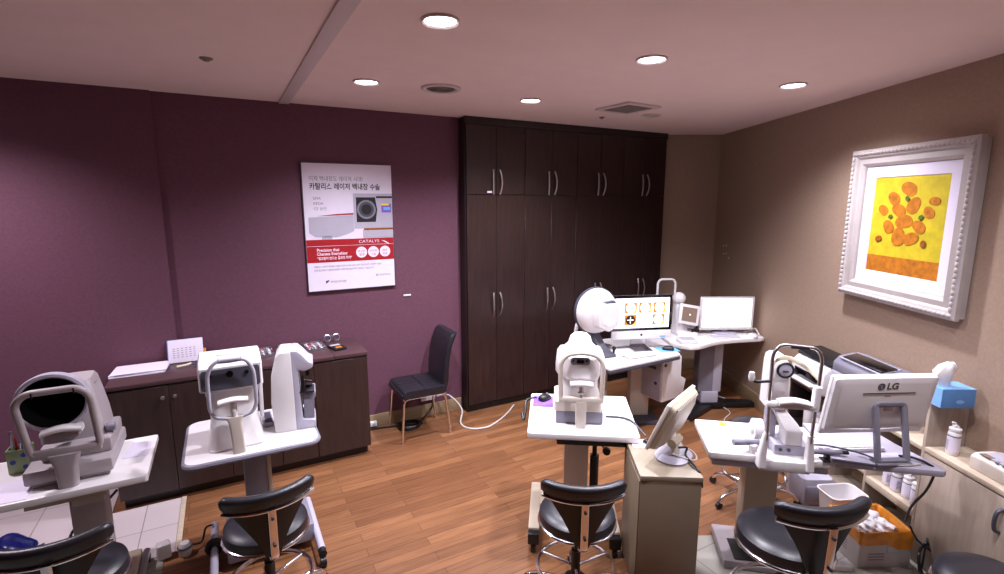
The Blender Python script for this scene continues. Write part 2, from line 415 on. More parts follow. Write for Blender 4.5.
flat('pictured_readout', [(.268, .198), (.352, .198), (.352, .123), (.268, .123)], M['purplepad'], .001); flat('pictured_readout', [(.268, .198), (.335, .198), (.335, .184), (.268, .184)], M['yellow'], .002); flat('pictured_readout', [(.285, .170), (.345, .170), (.345, .145), (.285, .145)], M['bluepad'], .002)
flat('pictured_console', [(.10, -.093), (w, -.093), (w, -.02), (.10, -.02)], M['lav']); flat('pictured_bar', [(.11, -.025), (w, -.025), (w, -.008), (.11, -.008)], M['ochre2'], .001)

# ------------------------------------------------------------------ framed painting on the right wall
# local: x along the wall away from the right corner side, y into the room's wall, faces -y
pc = Vector((3.801, 1.605, 0)) + (WN*0)
s = (pc-WC).dot(WD); pc = WC+WD*s
FW, FH = .965, 1.015
t = thing('framed_painting', 'abstract yellow and orange painting in ornate white frame on taupe wall', 'painting', (pc.x+WN.x*.004, pc.y+WN.y*.004, 1.895), WA+PI)
# local -y must face the room: normal into room is WN -> rotate so that -y = WN
t.rotation_euler = (0, 0, math.atan2(WN.x, -WN.y) if False else WA+PI)
def ring(w0, h0, w1, h1, y0, y1):
    """picture-frame ring between outer and inner rectangles, sloped from depth y0 to y1"""
    o = [(-w0, -h0), (w0, -h0), (w0, h0), (-w0, h0)]; i = [(-w1, -h1), (w1, -h1), (w1, h1), (-w1, h1)]
    bm = bmesh.new(); O = [bm.verts.new((x, y0, z)) for x, z in o]; I = [bm.verts.new((x, y1, z)) for x, z in i]
    for k in range(4): bm.faces.new((O[k], O[(k+1) % 4], I[(k+1) % 4], I[k]))
    return bm
def rings(lv):
    b = B()
    for a, c in zip(lv, lv[1:]): b._add(ring(a[0], a[1], c[0], c[1], a[2], c[2]))
    bmesh.ops.remove_doubles(b.bm, verts=b.bm.verts, dist=1e-5); bmesh.ops.recalc_face_normals(b.bm, faces=b.bm.faces); return b
hw, hh = FW/2, FH/2
lv = [(hw-.01, hh-.01, 0), (hw-.01, hh-.01, -.030), (hw, hh, -.04), (hw, hh, -.068), (hw-.02, hh-.02, -.078), (hw-.05, hh-.05, -.066), (hw-.062, hh-.062, -.050), (hw-.095, hh-.095, -.060), (hw-.112, hh-.112, -.046), (hw-.118, hh-.118, -.03)]
obj('frame', rings(lv), M['frame'], t, ang=25)
lv = [(hw-.118, hh-.118, -.034), (hw-.19, hh-.19, -.028), (hw-.196, hh-.196, -.020)]
obj('mount', rings(lv), M['paper'], t, ang=20)
b = B()
for zz in (-1, 1):
    n = 30
    for k in range(n): b.ball((-hw+.03+(FW-.06)*k/(n-1), -.074, zz*(hh-.026)), (.019, .012, .012), 10, X=None)
for xx in (-1, 1):
    n = 31
    for k in range(1, n-1): b.ball((xx*(hw-.026), -.074, -hh+.03+(FH-.06)*k/(n-1)), (.012, .012, .019), 10)
obj('beading', b, M['frame'], t)
cw, ch = hw-.195, hh-.195
obj('canvas', B().box((0, -.012, 0), (2*cw, .02, 2*ch)), M['canvas'], t)
obj('painted_ground', B().box((0, -.0225, -ch+.055), (2*cw, .001, .11)), M['ochre'], t)
random.seed(11); ground = []
def blot(m, x, z, r, d, k=2):
    b = B()
    a0 = random.random()*6; pts = []
    for i in range(26):
        a = 2*PI*i/26; q = r*(1+.16*math.sin(k*a+a0)+.03*math.sin(3*a+a0*2)); pts.append((x+q*math.cos(a)*1.15, z+q*math.sin(a)*.95))
    obj('painted_blot', b.prism(pts, 0, .0012, T(0, -.0222-d, 0) @ RXF), M[m], t)
for x, z, r in ((.0, .235, .050), (-.11, .175, .044), (.05, .13, .050), (-.06, .10, .046), (-.19, .10, .036), (.17, .09, .036), (-.01, .03, .052), (.11, .0, .042), (-.13, -.01, .042), (-.04, -.07, .054), (.06, -.075, .046), (.20, .16, .03)):
    blot('ochre', x, z, r, .0002*len(ground)); ground.append(1)
for x, z, r in ((-.20, -.09, .022), (.16, -.10, .020), (.0, .175, .015), (-.12, .06, .014), (.12, .06, .015)): blot('olive' if r < .0175 else 'ochre2', x, z, r, .003+.0002*len(ground)); ground.append(1)

for x, z in ((.32, 1.56), (.25, 1.55), (.33, 1.47), (.27, 1.46), (.40, 1.43)):
    p = wallpt(-x*1.0, .0015, z)
    tag(obj('wall_hook', B().cyl((0, 0, 0), (0, -.006, 0), .009, n=12), M['white']), 'small white stud on the taupe wall above the blank monitor', 'stud', 'white studs on the wall', p, WA+PI)
b = B().box((0, -.004, 0), (.07, .008, .016), .002)
tag(obj('wall_clip', b, M['white']), 'small white cord clip on purple wall right of the poster', 'clip', loc=(1.432, 4.409, 1.206))
b = B().box((0, -.006, 0), (.14, .012, .075), .003); b.box((-.035, -.013, 0), (.04, .004, .04), .002); b.box((.035, -.013, 0), (.04, .004, .04), .002)
tag(obj('wall_socket', b, M['white']), 'white double socket on the skirting behind the black chair', 'socket', loc=(1.60, 4.392, .20))

t = thing('wall_plug', 'small white plug at the skirting between dark cabinet and black chair', 'plug', (1.065, 4.395, .045))
obj('plug_body', B().box((0, -.018, 0), (.06, .036, .045), .006), M['white'], t)
obj('plug_cap', B().cyl((0, -.036, 0), (0, -.05, 0), .014, n=16), M['lav'], t)

# ------------------------------------------------------------------ low dark cabinet along the purple wall
CH = .875
t = thing('low_cabinet', 'long low dark brown cabinet along the purple wall', 'cabinet', (.09, 4.14, 0))
cx0, cx1 = -.84, .84       # local x
obj('carcass', B().box((0, .008, .46), (1.676, .432, .775), .002), M['dark_edge'], t)
obj('plinth', B().box((0, .03, .036), (1.64, .40, .072)), M['dark_edge'], t)
obj('worktop', B().box((-.127, .000, CH-.0145), (1.426, .46, .029), .003), M['dark_top'], t)
obj('worktop', B().box((.714, .000, CH-.0145), (.252, .46, .029), .003), M['dark_top'], t)
ds = (-.838, -.50, -.162, .172, .43, .838)
for k in range(5):
    x0, x1 = ds[k], ds[k+1]
    dr = obj('door', B().box((0, 0, 0), (x1-x0-.004, .018, .755), .0015, seg=1), M['cab'], t); dr.location = ((x0+x1)/2, -.217, .455)
    if k in (0, 1, 2):
        hx = (x1-x0)/2-.035 if k in (0, 2) else -(x1-x0)/2+.035
        if k != 2: obj('knob', B().lathe([(0, .022), (.011, .021), (.014, .014), (.006, .006), (.006, 0), (0, 0)], n=14, X=T(hx, -.009, .30) @ RX(PI/2)), M['steel'], dr)

# papers, chart pad and lens trays on the cabinet
def sheets(name, loc, rz, w, d, n, label, group=None, seed=3):
    random.seed(seed); t = thing(name, label, 'papers', loc, rz, group)
    for k in range(n):
        o = obj('sheet', B().box((0, 0, 0), (w-.004*k, d-.003*k, .0035), .0008, seg=1), M['paper'], t)
        o.location = (random.uniform(-.012, .012), random.uniform(-.01, .01), .0022+.0042*k); o.rotation_euler = (0, 0, random.uniform(-.05, .05))
    return t
sheets('paper_stack', (-.585, 4.215, CH), R(-2), .32, .235, 5, 'loose stack of white papers on left end of dark cabinet')
t = thing('chart_pad', 'white chart pad leaning on purple wall at back of dark cabinet', 'papers', (-.315, 4.29, CH+.001))
X = T(0, .0, .0) @ RX(R(-22))
obj('back_board', B().box((-.006, .016, .088), (.225, .006, .175), .001, X=X), M['bluebox2'], t)
obj('page', B().box((0, .0, .085), (.222, .022, .170), .002, X=X), M['paper'], t)
b = B()
for j in range(5):
    for i in range(6): b.box((-.075+.026*i, -.0115, .04+.016*j), (.014, .001, .004), X=X)
o = obj('printed_line', b, M['ink'], t); o['kind'] = 'stuff'
obj('tab', B().box((.117, .010, .055), (.022, .012, .07), .001, X=X), M['orange'], t)
t = thing('flipper', 'small cream hand-held flipper lens lying before the chart pad', 'flipper', (-.30, 4.165, CH), R(14))
obj('handle', B().tube([(-.07, 0, .012), (-.01, 0, .014), (.02, .005, .02)], .008, 8, smooth=4), M['strapm'], t)
for s in (-1, 1): obj('lens_rim', B().torus((.05+.01*s, .022*s, .018), .018, .005, 20, 8), M['dgrey'], t)

random.seed(5)
def lens_tray(x, y, rz, w, d, label, n, ll):
    t = thing('lens_tray', label, 'tray', (x, y, CH), rz, 'trial lens trays')
    b = B().box((0, 0, .003), (w, d, .006), .001)
    for s in (-1, 1): b.box((s*(w/2-.003), 0, .010), (.006, d, .018), .001); b.box((0, s*(d/2-.003), .010), (w-.012, .006, .018), .001)
    obj('tray', b, M['steel'], t)
    obj('lining', B().box((0, 0, .0075), (w-.014, d-.014, .003)), M['dgrey'], t)
    for k in range(n):
        i, j = k % 3, k//3
        px = (i-1)*w*.29; py = (j-(n//3-1)/2)*d*.19
        ca, sa = math.cos(rz), math.sin(rz)
        L = thing('trial_lens', ll, 'lens', (x+px*ca-py*sa, y+px*sa+py*ca, CH+.0095), rz+random.uniform(-.4, .4), ll)
        obj('lens_rim', lens_rim.copy() if False else B().torus((0, 0, .005), .0165, .0035, 20, 6), M['redp'] if k % 7 == 3 else M['steel'], L)
        obj('lens_glass', B().lathe([(0, .003), (.0165, .003), (.0165, .007), (0, .008)], n=18), M['lens'], L)
        obj('tab', B().box((.024, 0, .005), (.012, .006, .003)), M['redp'] if k % 4 == 1 else M['white'], L)
lens_tray(.195, 4.245, R(2), .155, .25, 'steel tray of trial lenses on cabinet between the two white eye instruments', 12, 'round rimmed trial lens in the tray between the two eye instruments')
lens_tray(.385, 4.265, R(2), .13, .24, 'steel tray of trial lenses mostly hidden behind the tall lens meter', 6, 'round rimmed trial lens in tray hidden behind the lens meter')
lens_tray(.572, 4.235, R(3), .16, .25, 'steel tray of trial lenses nearest the right end of dark cabinet', 12, 'round rimmed trial lens in the tray nearest cabinet right end')
t = thing('trial_glasses', 'silver trial frame with two round rims on dark cabinet', 'glasses', (.735, 4.335, CH), R(6))
for s in (-1, 1):
    for q, r in enumerate((.028, .021)): obj('rim', B().torus((0, 0, 0), r, .0045, 28, 8, X=T(s*.036, -.004*q, .036) @ RX(PI/2-.25)), M['steel'] if q == 0 else M['dgrey'], t)
    obj('temple', B().tube([(s*.066, .004, .04), (s*.07, .05, .03), (s*.066, .08, .008)], .003, 8, smooth=3), M['steel'], t)
obj('bridge', B().tube([(-.012, 0, .045), (0, -.004, .056), (.012, 0, .045)], .004, 8, smooth=3), M['steel'], t)
t = thing('calculator', 'small dark gadget with orange mark lying on cabinet right end', 'gadget', (.735, 4.115, CH), R(12))
obj('body', B().box((0, 0, .009), (.10, .155, .018), .004), M['blackp'], t)
obj('screen', B().box((0, .045, .0185), (.08, .04, .002)), M['lav'], t)
obj('key_panel', B().box((0, -.03, .0185), (.05, .05, .002)), M['ochre'], t)

# ------------------------------------------------------------------ black chair by the wall (faces -x of the room)
t = thing('side_chair', 'black padded side chair with chrome legs standing against purple wall', 'chair', (1.415, 4.135, 0), R(90))
# local: +y = front (towards room -x after 90 deg), x across
sec = rrect(.068, .40, .03, 4)
b = B().loft([[(x*1.0, y, z) for x, y, z in [(-.205, p[1]*.96, .43+p[0]) for p in sec]]] + [[(xx, p[1], .43+p[0]+dz) for p in sec] for xx, dz in ((-.19, .004), (-.1, .006), (.1, .006), (.19, .004))] + [[(.205, p[1]*.96, .43+p[0]) for p in sec]])
b.box((0, .185, .42), (.40, .06, .055), .025, seg=4)
obj('seat', b, M['leather'], t)
sec = rrect(.40, .052, .024, 4); fr = []
for z, y, tx in ((.43, -.185, .93), (.50, -.196, 1), (.60, -.200, 1), (.70, -.212, 1), (.80, -.235, 1), (.87, -.262, 1), (.905, -.282, .98), (.915, -.290, .9)):
    fr.append([(p[0]*tx, y+p[1], z) for p in sec])
obj('backrest', B().loft(fr), M['leather'], t)
b = B().tube([(-.198, 0, .467), (-.1, 0, .4725), (.1, 0, .4725), (.198, 0, .467)], .0022, 6)
b.tube([(0, -.16, .4725), (0, .19, .4725)], .0022, 6)
obj('seat_seam', b, M['blackp'], t)
for sx in (-1, 1):
    obj('leg', B().tube(round_path([(sx*.17, .10, .388), (sx*.178, .185, .388), (sx*.19, .215, .0)], .05), .0115, 10), M['chrome'], t)
    obj('leg', B().tube(round_path([(sx*.17, -.06, .388), (sx*.175, -.19, .388), (sx*.185, -.235, .0)], .05), .0115, 10), M['chrome'], t)
    obj('seat_rail', B().tube([(sx*.172, -.19, .388), (sx*.172, .19, .388)], .010, 8), M['chrome'], t)

# ------------------------------------------------------------------ cables on the floor by the wall
def cable(name, pts, r, m, label, k=6, cat='cable'):
    return tag(obj(name, B().tube(pts, r, 8, smooth=k), m), label, cat)
pts = [(1.15+.0, 4.31, .012)]
coil = []
for k in range(60):
    a = 2*PI*k/20; coil.append((1.36+.10*math.cos(a), 4.24+.075*math.sin(a), .012+.012*(k//20)+.004*math.sin(a*1.3)))
cable('power_cable', [(1.02, 4.345, .01), (1.15, 4.33, .01)]+coil+[(1.52, 4.30, .03), (1.63, 4.36, .10), (1.66, 4.385, .185)], .0085, M['blackp'], 'black cable coiled on the floor under the black chair', 3)
cable('white_cable', [(1.69, 4.38, .19), (1.78, 4.30, .21), (1.86, 4.18, .10), (1.80, 4.07, .012), (1.83, 3.93, .009), (1.97, 3.88, .009), (2.10, 3.93, .009), (2.28, 4.05, .009), (2.45, 4.20, .012)], .008, M['cable_w'], 'long white cable curving over the wood floor before the wardrobe')

# ------------------------------------------------------------------ stool with a curved backrest
def make_stool(label, back=True, seat_z=.50, back_r=.235, br=.345):
    yc = br-back_r
    t = thing('stool', label, 'stool', (0, 0, 0))
    z = seat_z
    obj('seat', B().lathe([(0, z+.038), (.12, z+.038), (.165, z+.032), (.187, z+.016), (.192, z-.01), (.188, z-.03), (.17, z-.036), (0, z-.036)], n=44), M['leather'], t)
    obj('seat_ring', B().torus((0, 0, z-.036), .189, .009, 48, 8), M['chrome'], t)
    obj('gas_lift', B().lathe([(.024, .10), (.024, .30), (.016, .301), (.016, z-.05), (.06, z-.045), (.06, z-.037), (0, z-.037), (0, .10)], n=18), M['blackp'], t)
    obj('hub', B().lathe([(0, .155), (.03, .155), (.055, .14), (.062, .115), (.055, .09), (0, .085)], n=24), M['blackp'], t)
    for k in range(5):
        a = 2*PI*k/5+.3; ca, sa = math.cos(a), math.sin(a)
        lg = obj('leg', B().tube(round_path([(.045*ca, .045*sa, .118), (.20*ca, .20*sa, .105), (.262*ca, .262*sa, .085), (.285*ca, .285*sa, .045)], .05), .0125, 10), M['chrome'], t)
        obj('caster', B().cyl((.285*ca-.010*sa, .285*sa+.010*ca, .024), (.285*ca+.010*sa, .285*sa-.010*ca, .024), .0235, n=18).cyl((.285*ca, .285*sa, .03), (.285*ca, .285*sa, .052), .012, n=12), M['blackp'], lg)
    fr = obj('foot_ring', B().torus((0, 0, .205), .195, .0105, 48, 8), M['chrome'], t)
    for k in range(3):
        a = 2*PI*k/3+.5; obj('spoke', B().tube([(.02*math.cos(a), .02*math.sin(a), .205), (.195*math.cos(a), .195*math.sin(a), .205)], .007, 8), M['chrome'], fr)
    if back:
        sec = rrect(.056, .085, .027, 4); F = []
        for k in range(25):
            u = -1+2*k/24; a = R(-90+33*u); e = max(.55, 1-max(0, abs(u)-.9)*4.5)
            o = Vector((math.cos(a)*br, yc+math.sin(a)*br, z+.250+.012*u*u)); F.append((o, Vector((math.cos(a), math.sin(a), 0))*e, Vector((math.cos(a)*.25, math.sin(a)*.25, 1))*e))
        obj('backrest', B().sweep(F, sec), M['leather'], t)
        pts = []
        for k in range(25):
            u = -1+2*k/24; a = R(-90+31.5*u); rr = br+.017; pts.append((math.cos(a)*rr, yc+math.sin(a)*rr, z+.213+.012*u*u))
        obj('back_trim', B().tube(pts, .0085, 8), M['chrome'], t)
        rows = []
        for j in range(8):
            v = j/7; half = 31*(1-v)**1.3*.8+6; rr = br-.002-.035*v; row = []
            for k in range(17):
                u = -1+2*k/16; a = R(-90+half*u); row.append((rr*math.cos(a), yc+rr*math.sin(a), z+.225-.27*v+.01*u*u*(1-v)))
            for k in range(16, -1, -1):
                u = -1+2*k/16; a = R(-90+half*u); row.append(((rr-.014)*math.cos(a), yc+(rr-.014)*math.sin(a), z+.225-.27*v+.01*u*u*(1-v)))
            rows.append(row)
        obj('back_shell', B().loft(rows), M['blackp'], t)
        sec = rrect(.034, .010, .004, 3)
        path = round_path([(0, -back_r-.030, z+.22), (0, -back_r-.022, z-.02), (0, -back_r+.03, z-.058), (0, -.05, z-.056)], .05)
        F = []
        for i, p in enumerate(path):
            d = (path[min(i+1, len(path)-1)]-path[max(i-1, 0)]).normalized(); F.append((p, Vector((1, 0, 0)), d.cross(Vector((1, 0, 0)))))
        ps = obj('back_post', B().sweep(F, sec), M['chrome'], t)
        for zz in (z+.18, z+.05): obj('bolt', B().cyl((0, -back_r-.030, zz), (0, -back_r-.040, zz), .007, n=12), M['dgrey'], ps)
    return t

st = make_stool('black stool with chrome trimmed backrest at the table with two instruments')
st.location = (.07, 2.515, 0); st.rotation_euler = (0, 0, R(4))
dup(st, (-.67, 2.54, 0), R(-1), 'black stool with curved backrest in the bottom left corner')
dup(st, (1.45, 1.85, 0), R(-30), 'black stool with curved backrest in front of the centre white table')
dup(st, (2.155, 1.215, 0), R(-24), 'black stool with backrest in front of the table carrying the slit lamp').scale = (1.06, 1.06, 1.06)
s5 = make_stool('round black backless stool seat in the bottom right corner', False)
s5.location = (2.64, .635, 0)
s6 = make_stool('black stool pushed behind the chin rest table near corner desk', False, .52)
s6.location = (3.07, 1.98, 0); s6.rotation_euler = (0, 0, R(10))

# ------------------------------------------------------------------ instrument tables
def table_top(name, w, d, r, th, m, edge, t, z=.75):
    o = obj(name, B().prism(rrect(w, d, r, 6), z-th, z, bev=.005), m, t)
    if edge:
        p = [(x, y, z-th*.55) for x, y in rrect(w, d, r, 6)]
        obj('edge_trim', B().tube(p, th*.48, 8, closed=True), edge, o)
    return o
TZ = .75
# left table
t = thing('instrument_table', 'white instrument table at the left under the black bowl device', 'table', (-.76, 3.045, 0))
table_top('tabletop', .69, .50, .012, .035, M['white2'], None, t)
obj('under_panel', B().box((.015, -.03, .685), (.30, .28, .052), .004), M['beige'], t)
obj('column', B().box((.045, .08, .38), (.14, .13, .57), .006), M['mauve'], t)
obj('column_box', B().box((.06, .005, .60), (.13, .04, .10), .008), M['cream2'], t)
obj('base_plate', B().box((.06, .10, .065), (.30, .24, .075), .008), M['beige'], t)
for s in (-1, 1):
    f = obj('foot', B().tube(round_path([(.06+s*.17, .22, .075), (.06+s*.17, -.12, .075), (.06+s*.19, -.20, .060)], .05), .018, 10), M['steel'], t)
    for yy in (-.20, .22): obj('caster', B().cyl((.06+s*.17+s*.02*(yy < 0)-.012, yy, .026), (.06+s*.17+s*.02*(yy < 0)+.012, yy, .026), .0255, n=16).cyl((.06+s*.17+s*.02*(yy < 0), yy, .03), (.06+s*.17+s*.02*(yy < 0), yy, .062), .012, n=10), M['blackp'], f)
# second table
t = thing('instrument_table', 'white round-cornered instrument table carrying two instruments before the dark cabinet', 'table', (.055, 3.085, 0))
table_top('tabletop', .645, .58, .06, .032, M['white2'], M['greyp'], t)
obj('column', B().box((.01, .03, .41), (.145, .13, .62), .012), M['greyp'], t)
obj('column_strip', B().box((.07, -.037, .42), (.020, .006, .60), .002), M['beige'], t)
obj('support', B().box((.05, 0, .70), (.36, .30, .035), .006), M['dgrey'], t)
obj('base_box', B().box((.05, .02, .105), (.46, .34, .11), .012), M['greyp'], t)
for s, x in ((-1, -.245), (1, .295)):
    f = obj('foot', B().tube([(x, .25, .085), (x, -.25, .085), (x, -.31, .080)], .021, 12), M['lav'], t)
    obj('foot_cap', B().tube([(x, -.305, .080), (x, -.345, .078)], .0225, 12), M['blackp'], f)
    for yy in (-.34, .22): obj('caster', B().cyl((x-.015, yy, .031), (x+.015, yy, .031), .030, n=18).cyl((x, yy, .03), (x, yy, .066), .014, n=10), M['blackp'], f)
w = B().torus((0, 0, 0), .034, .014, 24, 8, X=T(-.245, -.02, .10) @ RX(PI/2)); w.torus((0, 0, 0), .030, .012, 24, 8, X=T(-.245, .01, .10) @ RX(PI/2))
obj('cable_winder', w, M['blackp'], t)
# centre table
CA = R(-34.5)
def place(x, y, a):   # world position of a frame + function mapping local to world
    c, s = math.cos(a), math.sin(a)
    return lambda u, v: (x+u*c-v*s, y+u*s+v*c)
ct = place(1.687, 2.113, CA)     # middle of the front edge
p = ct(0, .31)
t = thing('instrument_table', 'white instrument table in the centre with mouse on purple pad', 'table', (*p, 0), CA)
table_top('tabletop', .635, .61, .02, .036, M['white2'], None, t)
obj('tray_frame', B().box((.07, -.08, .69), (.44, .38, .048), .01), M['blackp'], t)
obj('column', B().box((-.02, .04, .385), (.15, .11, .57), .006), M['cream'], t)
obj('gas_strut', B().cyl((.10, .05, .10), (.10, .05, .45), .028, n=18).cyl((.10, .05, .45), (.10, .05, .67), .015, n=14), M['blackp'], t)
k = obj('knob', B().lathe([(0, .03), (.022, .028), (.026, .01), (.022, 0), (0, 0)], n=18, X=T(.165, -.02, .52) @ RX(PI/2)), M['blackp'], t)
obj('knob_rod', B().tube([(.165, -.02, .52), (.14, .05, .52), (.11, .05, .53)], .007, 8), M['steel'], k)
obj('base_bar', B().box((-.037, .05, .105), (.43, .16, .06), .006), M['beige'], t)
for s in (-1, 1):
    x = -.275 if s < 0 else .20
    f = obj('foot', B().box((x, -.03, .105), (.065, .50, .065), .006), M['beige'], t)
    obj('foot_cap', B().box((x, -.30, .09), (.066, .05, .07), .006), M['blackp'], f)
    for yy in (-.30, .20): obj('caster', B().cyl((x-.014, yy, .028), (x+.014, yy, .028), .027, n=18).box((x, yy, .05), (.018, .03, .04)), M['blackp'], f)

# ------------------------------------------------------------------ left table: black bowl device
t = thing('eye_mapper', 'eye mapping device with large black bowl and silver rim on left table', 'eye instrument', (-.72, 3.06, TZ))
obj('base', B().box((.0, .02, .055), (.33, .40, .07), .012).box((0, .02, .012), (.29, .36, .024), .004), M['mauve'], t)
obj('slide', B().box((.02, .05, .125), (.27, .30, .07), .012), M['mauve'], t)
b = B().stack([(.155, .0, .08, .25, .26, .03), (.24, -.005, .09, .24, .25, .03), (.33, -.012, .12, .215, .22, .03), (.405, -.02, .14, .195, .20, .03), (.42, -.02, .145, .175, .18, .03)])
obj('body', b, M['mauve'], t)
b = B()
for k in range(5): b.box((.079, .10+.022*k, .375-.004*k), (.010, .008, .04))
o = obj('vent_slot', b, M['mauve'], t); o['kind'] = 'stuff'
X = T(-.035, -.115, .385) @ RX(PI/2) @ Matrix.Diagonal((.94, .93, 1, 1))
def bowl(prof): return B().lathe(prof, n=48, X=X)
obj('bowl', bowl([(.135, .012), (.132, -.02), (.115, -.07), (.08, -.11), (.03, -.128), (0, -.13), (0, -.122), (.03, -.12), (.076, -.102), (.109, -.064), (.126, -.02), (.128, .012)]), M['bowl'], t)
o = obj('bowl_rim', bowl([(.128, .014), (.136, .020), (.147, .016), (.150, 0), (.146, -.03), (.138, -.035), (.135, .010)]), M['lav'], t)
fr = round_path([(-.118, -.19, .165), (-.142, -.215, .425), (-.10, -.222, .470), (.085, -.222, .470), (.122, -.215, .425), (.132, -.19, .165)], .03, 5, True)
obj('chin_frame', B().tube(fr, .0155, 10, closed=True), M['mauve'], t)
obj('frame_bar', B().box((.006, -.19, .168), (.262, .03, .045), .010), M['mauve'], t)
obj('frame_foot', B().stack([(.0, 0, -.2, .075, .055, .02), (.10, 0, -.2, .085, .055, .02), (.16, 0, -.2, .12, .042, .018)]), M['mauve'], t)
for x in (-.085, .085): obj('height_mark', B().box((x*.85, -.240, .462), (.006, .004, .026)), M['blackp'], t)
obj('chin_rest', B().loft([[(x, -.185+p[0], .265+.012*math.cos(x*22)+p[1]) for p in rrect(.06, .022, .01, 3)] for x in (-.075, -.05, -.025, 0, .025, .05, .075)]), M['white'], t)
obj('chin_bracket', B().box((0, -.115, .235), (.11, .12, .035), .010), M['mauve'], t)
obj('knob', B().cyl((.13, -.02, .185), (.165, -.02, .185), .020, n=18), M['greyp'], t)
# pens, cup and papers left of it
t = thing('desk_organizer', 'pale green card pen box with blue dots at the far left table edge', 'pen box', (-.955, 3.15, TZ))
b = B(); 
for x in (-.042, .042): b.box((x, 0, .06), (.004, .075, .12), .001)
for y in (-.0365, .0365): b.box((0, y, .06), (.084, .004, .12), .001)
b.box((0, 0, .003), (.08, .07, .006)); obj('box', b, M['green'], t)
for x, z in ((.02, .09), (-.022, .06), (.022, .03)): obj('dot', B().cyl((x, -.0385, z), (x, -.0405, z), .011, n=14), M['bluedot'], t)
random.seed(2)
for k, (m, x, y, L, lab) in enumerate((('redp', -.012, .012, .16, 'red pen standing in the pale green pen box'), ('yellow', .015, .015, .165, 'yellow pen standing in the pale green pen box'), ('steel', -.028, -.008, .20, 'tall silver pen standing in the pale green pen box'), ('bluedot', .0, -.012, .15, 'blue pen standing in the pale green pen box'))):
    q = thing('pen', lab, 'pen', (-.955+x, 3.15+y, TZ+.0065)); q.rotation_euler = (R(-4+2*k), R(3*k-4), 0)
    obj('barrel', B().lathe([(0, .002), (.006, .006), (.008, .03), (.008, L-.02), (.006, L), (0, L)], n=12), M[m], q)
    obj('clip', B().box((.0, -.010, L-.03), (.004, .003, .045)), M['steel'], q)
t = thing('tissue_pack', 'small white carton beside the pen box at left picture edge', 'box', (-1.075, 3.02, TZ))
obj('carton', B().box((0, 0, .05), (.085, .10, .10), .003), M['card'], t); obj('lid', B().box((0, 0, .102), (.088, .103, .01), .002), M['paper'], t)
t = thing('eye_chart_sheet', 'white sheet printed with two rings on left table corner', 'paper', (-.955, 2.92, TZ), R(-3))
obj('sheet', B().box((0, 0, .001), (.20, .215, .002)), M['paper'], t)
for x in (.02, .065): obj('printed_ring', B().torus((x, .07, .002), .020, .0035, 24, 6, X=Matrix.Diagonal((1, 1, .3, 1))), M['ink'], t)
t = thing('paper_sheet', 'plain white sheet on right end of the left table', 'paper', (-.485, 3.13, TZ), R(-6))
obj('sheet', B().box((0, 0, .001), (.105, .19, .002)), M['paper'], t)

t = thing('plastic_bag', 'dark blue glittery plastic bag on the floor under the left table', 'bag', (-1.20, 3.56, .006))
random.seed(4); b = B(); bm = bmesh.new(); bmesh.ops.create_icosphere(bm, subdivisions=4, radius=1)
for v in bm.verts:
    n = math.sin(v.co.x*5+1)*.07+math.sin(v.co.y*7)*.06+math.sin(v.co.z*9+v.co.x*6)*.05+random.uniform(-.012, .012)
    v.co *= 1+n; v.co.x *= .12; v.co.y *= .11; v.co.z = max(-.09, v.co.z*.10)
b._add(bm, T(0, 0, .09)); obj('bag_body', b, M['navybag'], t)
obj('tied_neck', B().tube([(.08, -.02, .10), (.13, -.03, .095), (.165, -.02, .10)], .022, 10, smooth=4), M['navybag'], t)

cable('table_cable', [(-1.02, 3.40, .012), (-.92, 3.30, .05), (-.84, 3.26, .30), (-.72, 3.22, .40), (-.62, 3.23, .50)], .007, M['blackp'], 'black cable looping under the left table')
cable('grey_cable', [(-1.2, 3.45, .012), (-1.05, 3.55, .012), (-.95, 3.40, .012), (-.78, 3.42, .012), (-.70, 3.36, .14)], .006, M['greyp'], 'grey cable on the pale tile beneath the left table')
t = thing('power_adapter', 'white mains adapter lying at the edge of the pale floor tile', 'adapter', (-.452, 3.262, .006), R(10))
obj('body', B().box((0, 0, .045), (.07, .06, .09), .010), M['white'], t)
t = thing('power_plug', 'round white mains plug beside the adapter on wood floor', 'plug', (-.345, 3.235, 0), R(15))
obj('plug_body', B().lathe([(0, 0), (.026, 0), (.034, .02), (.034, .06), (.024, .08), (0, .08)], n=24), M['white'], t)
obj('collar', B().torus((0, 0, .055), .034, .007, 28, 8), M['dgrey'], t)
obj('cord', B().tube([(.03, 0, .05), (.09, .02, .03), (.12, .03, .10), (.155, .0, .12)], .006, 8, smooth=5), M['blackp'], t)

# ------------------------------------------------------------------ second table: autorefractor and lens meter
t = thing('autorefractor', 'white autorefractor with arched head rest and dark front window on second table', 'eye instrument', (-.025, 2.99, TZ))
obj('base', B().stack([(0, 0, .06, .265, .34, .03), (.012, 0, .06, .27, .345, .03), (.05, 0, .07, .255, .32, .04), (.14, 0, .09, .225, .28, .05), (.25, 0, .10, .245, .28, .05), (.315, .0, .10, .262, .29, .04), (.325, 0, .10, .25, .28, .04)]), M['white'], t)
b = B().loft([[(x, y, z) for y, z in prof] for x, prof in ((-.150, [(-.075, .335), (.15, .335), (.17, .43), (.14, .472), (-.03, .462), (-.07, .440)]), (-.142, [(-.085, .327), (.16, .327), (.18, .44), (.14, .487), (-.03, .477), (-.08, .450)]), (.142, [(-.085, .327), (.16, .327), (.18, .44), (.14, .487), (-.03, .477), (-.08, .450)]), (.150, [(-.075, .335), (.15, .335), (.17, .43), (.14, .472), (-.03, .462), (-.07, .440)]))])
obj('head', b, M['white'], t, ang=25)
obj('shoulder', B().stack([(.10, .137, .13, .02, .20, .009), (.40, .141, .13, .02, .22, .009), (.44, .139, .13, .014, .18, .006)]), M['white'], t)
